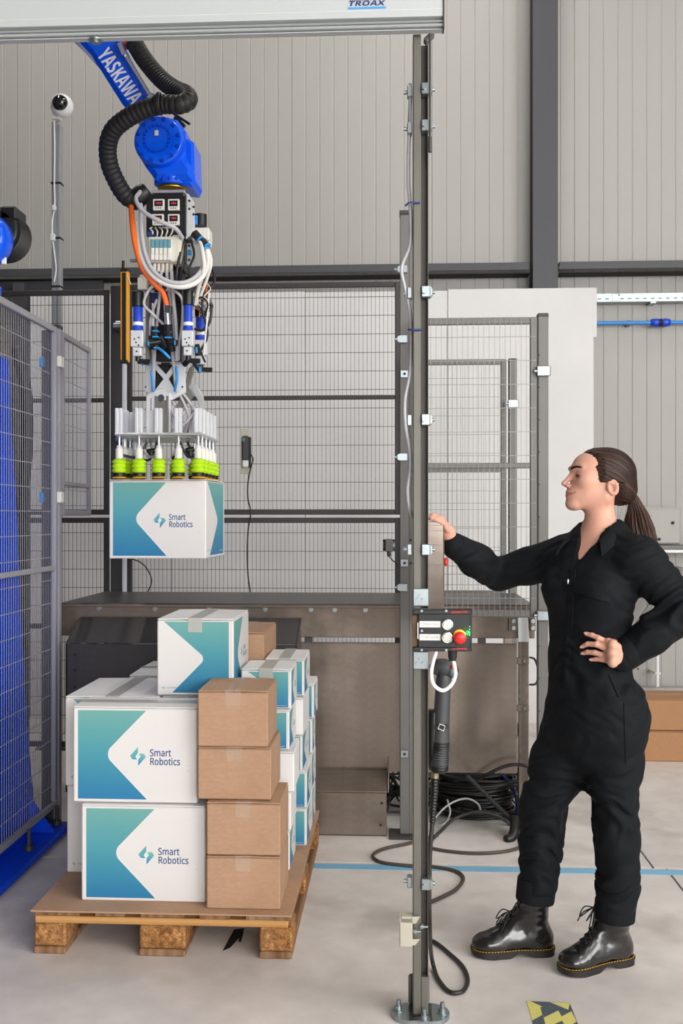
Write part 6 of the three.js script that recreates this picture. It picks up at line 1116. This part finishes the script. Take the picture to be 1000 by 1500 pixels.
  // hair combed back into a pony tail
  const line_ = [[46, 20], [39, 24], [34, 15], [27, 11.5], [22, 10], [16, 13], [10, 11], [3, 11], [-3, 12], [-8, 9.5], [-11, 5]], edge = (b) => { if (b >= 46) return 20; for (let i = 0; i + 1 < line_.length; i++) if (b <= line_[i][0] && b >= line_[i + 1][0]) return line_[i + 1][1] + (line_[i][1] - line_[i + 1][1]) * (b - line_[i + 1][0]) / (line_[i][0] - line_[i + 1][0]); return -14; };
  const backF = ellF(P3(-25, -15, 0), 22, 23, 23);
  const strand = (a, b, c) => { const u = a + 46, v = b + 22, ps = Math.atan2(c, 0.84 * v - 0.45 * u + 6), q = Math.hypot(u, v, c); return perlin.noise(ps * 17, q * 0.025, 2.5) + 0.7 * perlin.noise(ps * 41, q * 0.035, 7.5); };
  const hairF = (a, b, c) => {
    const base = Math.min(skull(a, b, c), smin(skull(a, b, c), backF(a, b, c), 8)); let m = edge(b) + (b > -7 ? 6.5 : 0) - a; if (b < -6) m = Math.min(m, -13.5 - a + Math.max(0, (b + 12) * 0.0)); m = Math.min(m, (b + 42) * 0.9 + Math.max(0, (-20 - a)) * 0.15);
    const off = Math.max(-4, Math.min(3.1, m * 0.3 - 0.5 + perlin.noise(a * 0.2, b * 0.3, c * 0.2) * 0.7)); return base - off - strand(a, b, c) * 0.9 * Math.max(0, Math.min(1, m / 10));
  };
  const hairTint = lin(0x1e120d), hairLight = lin(0x573a2b), tint = (t) => mixc(hairTint, hairLight, Math.max(0, Math.min(1, t)));
  part('hair', nets((x, y, z) => { const [a, b, c] = loc(x, y, z); return hairF(a, b, c) * UNIT; }, hp(0, 0, 0).sub(V(0.12, 0.115, 0.1)), hp(0, 0, 0).add(V(0.13, 0.115, 0.1)), 0.0022, (x, y, z) => { const [a, b, c] = loc(x, y, z); return tint(0.08 + 0.75 * Math.max(0, strand(a, b, c))); }), M.hair, g);
  const tailP = [[922, 724, -0.004], [927, 732, -0.004], [931.5, 748, -0.01], [934.5, 768, -0.012], [938, 786, -0.012], [946, 806, -0.012], [956, 830, -0.01]].map(([x, y, z]) => J(x, y, z)), rad = [6, 10, 17, 20.5, 20, 12, 2].map((r) => r * UNIT);
  const rr = rng(8), ph = Array.from({ length: 40 }, () => rr()); const tail = sweep(tailP, (t, s, a) => { const q = t * 6, i = Math.min(5, Math.floor(q)), f = q - i; return (rad[i] + (rad[i + 1] - rad[i]) * f) * (1 + 0.055 * Math.sin(a * 23 + t * 3) + 0.04 * Math.sin(a * 41 + 2 - t * 5)); }, 90, 150);
  { const p = tail.attributes.position, c = []; for (let i = 0; i < p.count; i++) { const j = i % 150, k = Math.floor(i / 150) / 90, v = perlin.noise(j * 0.42, k * 1.2, 3) + 0.5 * perlin.noise(j * 0.9, k * 2, 8); c.push(...tint(0.25 + 0.25 * k + 0.6 * v)); } tail.setAttribute('color', new THREE.Float32BufferAttribute(c, 3)); }
  part('ponytail', tail, M.hair, g);
  const fly = []; for (let i = 0; i < 26; i++) { const r = rng(700 + i), p0 = J(915 + r() * 16, 726 + r() * 14, (r() - 0.5) * 0.05), q = J(906 + r() * 52, 740 + r() * 90, (r() - 0.5) * 0.07); fly.push(new THREE.TubeGeometry(curve([p0, mid(p0, q, 0.5).add(V((r() - 0.3) * 0.02, 0, 0)), q]), 8, 0.0004, 4)); }
  part('loose_strands', fly, M.hairPlain, g, { stuff: true });
  const tie = lathe([[0.011, -0.006], [0.0155, -0.004], [0.0155, 0.004], [0.011, 0.006]], 0, 0, 0, 20); tie.rotateZ(0.7); tie.translate(J(923, 725.5, -0.004).x, J(923, 725.5, 0).y, J(923, 725.5, -0.004).z); part('hair_tie', tie, M.blackMatt, g);
  // coverall
  const c0 = J(905, 905, 0), suitG = nets(suit, V(c0.x - 0.66, 0.19, c0.z - 0.36), V(c0.x + 0.31, 1.42, c0.z + 0.28), 0.006);
  const cv = part('coverall', suitG, M.navy, g);
  // collar: a folded band round the neck with two points in front
  { const rows = [], ctr = J(877, 780, 0.004), n = 36; for (let j = 0; j <= 6; j++) { const v = j / 6, row = []; for (let i = 0; i <= n; i++) { const u = i / n * 2 - 1, ang = u * 2.3, fr = -Math.cos(ang), sd = Math.sin(ang), front = Math.max(0, Math.abs(u) - 0.55) / 0.45; const r0 = 0.061 + 0.008 * front, r1 = 0.094 + 0.018 * front; const r = r0 + (r1 - r0) * v, y = 0.040 - 0.062 * front ** 1.3 - v * (0.035 + 0.014 * front) + Math.sin(v * Math.PI) * 0.006; const p = ctr.clone().addScaledVector(FR, fr * r * 1.02 + front * 0.03).addScaledVector(SD, sd * r * (1 - 0.12 * front) + (sd > 0 ? 1 : -1) * 0.012 * front).add(V(0, y, 0)); row.push({ p, n: V(sd * SD.x + fr * FR.x, 0.9, sd * SD.z + fr * FR.z).normalize() }); } rows.push(row); } part('collar', sheet(rows, 0.0035, 0), M.navy, cv); }
  part('pocket_flap', patch(suit, [844, 848.5], [899, 857], [892.5, 882], [840.5, 867], 6, 12, 0.005, 0.003), M.navy, cv);
  part('pocket_flap', patch(suit, [804, 848], [823, 849], [820, 865], [803, 864], 4, 5, 0.005, 0.003), M.navy, cv);
  part('zip_placket', patch(suit, [836, 832], [843.5, 834], [832.5, 1008], [825, 1008], 50, 3, 0.003, 0.001), M.navy, cv);
  { const q = hit(suitCore, 833.5, 851); part('zip_pull', [bx(0.006, 0.012, 0.004, q.p.x + q.n.x * 0.006, q.p.y, q.p.z + q.n.z * 0.006, 0.001), bx(0.004, 0.014, 0.002, q.p.x + q.n.x * 0.006, q.p.y - 0.012, q.p.z + q.n.z * 0.006, 0.0006)], M.zinc, cv); }
  part('pocket_welt', patch(suit, [891, 989], [893.5, 988], [908, 1021], [905, 1022], 10, 2, 0.003, 0.001), M.navy, cv);
  part('side_seam', patch(suit, [913, 1030], [914.2, 1030], [917, 1120], [916, 1120], 30, 1, 0.002, 0.0005), M.navy, cv);
  for (const [a, b, r] of [[WRL.clone().lerp(ELL, 0.02), WRL.clone().lerp(ELL, 0.2), 0.0475], [WRR.clone().lerp(ELR, 0.0), WRR.clone().lerp(ELR, 0.16), 0.042]]) { const L = a.distanceTo(b), k = new THREE.LatheGeometry([[r * 0.75, 0.004], [r * 0.94, 0], [r, 0.003], [r * 1.04, L * 0.92], [r * 0.98, L]].map(([x, y]) => new THREE.Vector2(x, y)), 36); k.applyQuaternion(new THREE.Quaternion().setFromUnitVectors(UP, b.clone().sub(a).normalize())); k.translate(a.x, a.y, a.z); part('sleeve_cuff', k, M.navy, cv); }
  for (const [x, y] of [[925, 982.5], [934, 980]]) { const q = hit(suitCore, x, y); part('cuff_button', rod(q.p, q.p.clone().addScaledVector(q.n, 0.009), 0.0042, 12), M.black, cv); }
  const roll = (top, bot, r, h) => { const L = top.distanceTo(bot), k = new THREE.LatheGeometry([[r * 0.8, 0.01], [r * 0.9, 0.001], [r * 0.97, 0], [r, 0.004], [r * 1.015, L * 0.5], [r * 1.02, L - 0.006], [r * 0.99, L], [r * 0.9, L - 0.003]].map(([x, y]) => new THREE.Vector2(x, y)), 44); const p = k.attributes.position; for (let i = 0; i < p.count; i++) { const a = Math.atan2(p.getZ(i), p.getX(i)), s = 1 + 0.022 * Math.sin(a * 3 + h) + 0.012 * Math.sin(a * 7 + p.getY(i) * 60); p.setX(i, p.getX(i) * s * 1.03); p.setZ(i, p.getZ(i) * s * 0.95); } k.computeVertexNormals(); k.applyQuaternion(new THREE.Quaternion().setFromUnitVectors(UP, top.clone().sub(bot).normalize())); k.translate(bot.x, bot.y, bot.z); return k; };
  part('trouser_cuff', roll(J(786.5, 1287, -0.055), J(782, 1319, -0.055), 0.0605, 1), M.navy, cv); part('trouser_cuff', roll(J(901.5, 1318, 0.045), J(899, 1347, 0.045), 0.0605, 2), M.navy, cv);
  // boots
  const boot = (heelPx, toeDir, dz, shaft, name) => {
    const U = UNIT * 1.02, o = heelPx, f = V(toeDir[0], 0, toeDir[1]).normalize(), s = V(-f.z, 0, f.x), W = (a, b, c) => o.clone().addScaledVector(f, a * U).addScaledVector(s, c * U).add(V(0, b * U, 0));
    const lo = (x, y, z) => { const dx = x - o.x, dz2 = z - o.z; return [(dx * f.x + dz2 * f.z) / U, y / U, (dx * s.x + dz2 * s.z) / U]; };
    const sh = lo(shaft.x, shaft.y, shaft.z), F = [[ellF(P3(92, 17, 0), 26, 15.5, 21.3), 7], [cone(P3(78, 19, 0), P3(40, 26, 0), 18.5, 19.5), 9], [ellF(P3(20, 22, 0), 22.5, 24, 19), 9], [cone(P3(80, 22, 0), P3(44, 54, 0), 12, 15), 9], [cone(P3(26, 44, 0), P3(sh[0] + 1, 96, sh[2]), 19, 23), 11]];
    const bf = (a, b, c) => { let d = 1e9; for (const [q, k] of F) d = smin(d, q(a, b, c), k); d = smax(d, 8 - b, 1); if (b > 45) { const cr = perlin.noise(a * 0.03, b * 0.16, c * 0.03 + 4); d -= cr * 0.9; } else d -= perlin.noise(a * 0.12, b * 0.12, c * 0.12) * 0.45; return d; };
    const geo = nets((x, y, z) => { const [a, b, c] = lo(x, y, z); return bf(a, b, c) * U; }, o.clone().add(V(-0.3, 0, -0.3)).setY(-0.01), o.clone().add(V(0.3, 0.27, 0.3)), 0.004);
    const bt = part('boot', geo, M.leather, g, { label: name });
    const half = [[-3, 0], [-1.5, 8.5], [5, 15.5], [16, 18.3], [34, 17], [54, 17], [74, 19.5], [92, 21.2], [106, 18.8], [115, 11.8], [118.4, 0]], out = [...half, ...half.slice(1, -1).reverse().map(([a, c]) => [a, -c])];
    const ring = curve(out.concat([out[0]]).map(([a, c]) => V(a, 0, c))), pts = ring.getSpacedPoints(90).slice(0, -1);
    const slab = (k, b0, b1, arch) => { const P = pts.map((p) => [56 + (p.x - 56) * k, p.z * k]), pos = [], q = (A, B, C) => pos.push(...A.toArray(), ...B.toArray(), ...C.toArray()); const bot = (a) => (arch ? Math.max(b0, Math.min(6, 9 - Math.abs(a - 48) * 0.55), (a - 92) * 0.14) : b0); const n = P.length; for (let i = 0; i < n; i++) { const [a, c] = P[i], [a2, c2] = P[(i + 1) % n], A = W(a, bot(a), c), B = W(a2, bot(a2), c2), C = W(a2, b1, c2), D = W(a, b1, c), m0 = W(a, bot(a), 0), m1 = W(a2, bot(a2), 0), t0 = W(a, b1, 0), t1 = W(a2, b1, 0); q(A, C, B); q(A, D, C); q(D, t0, C); q(C, t0, t1); q(A, B, m0); q(B, m1, m0); } const e = new THREE.BufferGeometry(); e.setAttribute('position', new THREE.Float32BufferAttribute(pos, 3)); e.computeVertexNormals(); return e; };
    part('sole', [slab(1.0, 0, 8.5, true), slab(1.02, 8, 10.8, false)], M.sole, bt);
    const st = []; const sp = ring.getSpacedPoints(64); for (let i = 0; i < 64; i++) { const p = sp[i], q = sp[i + 1], k = 0.985, A = W(56 + (p.x - 56) * k, 11.4, p.z * k), B = W(56 + (p.x + (q.x - p.x) * 0.62 - 56) * k, 11.4, (p.z + (q.z - p.z) * 0.62) * k); st.push(rod(A, B, 0.0013, 5)); } part('stitching', st, M.stitch, bt, { stuff: true });
    // laces and eyelets up the front
    const surf = (b, c) => { let a = 130; while (bf(a, b, c) > 0.4 && a > 0) a -= 0.5; return W(a + 0.9, b, c); }, top = (a, c) => { let b = 110; while (bf(a, b, c) > 0.4 && b > 0) b -= 0.5; return W(a, b + 0.9, c); };
    const rows = [[80, 0], [72, 0], [65, 0], [59, 0]].map(([a]) => [top(a, -6.5), top(a, 6.5)]).concat([66, 76, 85].map((b) => [surf(b, -7), surf(b, 7)])); const lc = [];
    for (let i = 0; i < rows.length; i++) { const [A, B] = rows[i]; lc.push(...tub([A, mid(A, B, 0.5).addScaledVector(f, 0.002).add(V(0, 0.003, 0)), B], 0.0021, 8, 6)); if (i + 1 < rows.length) { const [C, D] = rows[i + 1]; lc.push(...tub([A, mid(A, D, 0.5).addScaledVector(f, 0.003).add(V(0, 0.004, 0)), D], 0.0021, 8, 6), ...tub([B, mid(B, C, 0.5).addScaledVector(f, 0.003).add(V(0, 0.004, 0)), C], 0.0021, 8, 6)); } for (const e of [A, B]) lc.push(ell(0.0032, 0.0032, 0.0032, e.x, e.y, e.z, 8, 6)); }
    const kn = mid(...rows[3], 0.5).addScaledVector(f, 0.008).add(V(0, 0.006, 0)); for (const q of [-1, 1]) lc.push(...tub([kn, kn.clone().addScaledVector(f, 0.02).addScaledVector(s, q * 0.02).add(V(0, -0.002, 0)), kn.clone().addScaledVector(f, 0.04).addScaledVector(s, q * 0.018).add(V(0, -0.03, 0)), kn.clone().addScaledVector(f, 0.012).addScaledVector(s, q * 0.01).add(V(0, -0.012, 0)), kn], 0.002, 24, 6), ...tub([kn, kn.clone().addScaledVector(f, 0.02).addScaledVector(s, q * 0.03).add(V(0, -0.025, 0)), kn.clone().addScaledVector(f, 0.034).addScaledVector(s, q * 0.036).add(V(0, -0.05, 0))], 0.002, 14, 6));
    part('laces', lc, M.blackMatt, bt);
    const ta = lo(shaft.x, 0, shaft.z), sm = []; for (let i = 0; i <= 14; i++) { const b = 40 + i * 0.9; let a = 20 + i * 2.6, c = 40; while (bf(a, b, c) > 0.3 && c > 0) c -= 0.4; sm.push(W(a, b, c + 0.3)); } part('side_seam', tub(sm, 0.0012, 30, 5), M.black, bt);
    part('pull_tab', tub([W(-1, 82, 0), W(-6, 90, 0), W(-8, 96, 1), W(-4, 97, 1)], 0.0028, 12, 6), M.stitchDull, bt);
  };
  const g0 = (px, py) => { const d = EYE * FOCAL / (py - HORIZON), p = at(px, py, d); p.y = 0; return p; };
  const hR = g0(808, 1389), hL = g0(922, 1398);
  boot(hR, [-1, 0.13], 0, J(783, 1318, -0.055), 'black leather boot on the foot set forward'); boot(hL, [-0.86, 0.42], 0, J(900, 1345, 0.045), 'black leather boot on the nearer foot');
});
renderer.render(scene, camera);
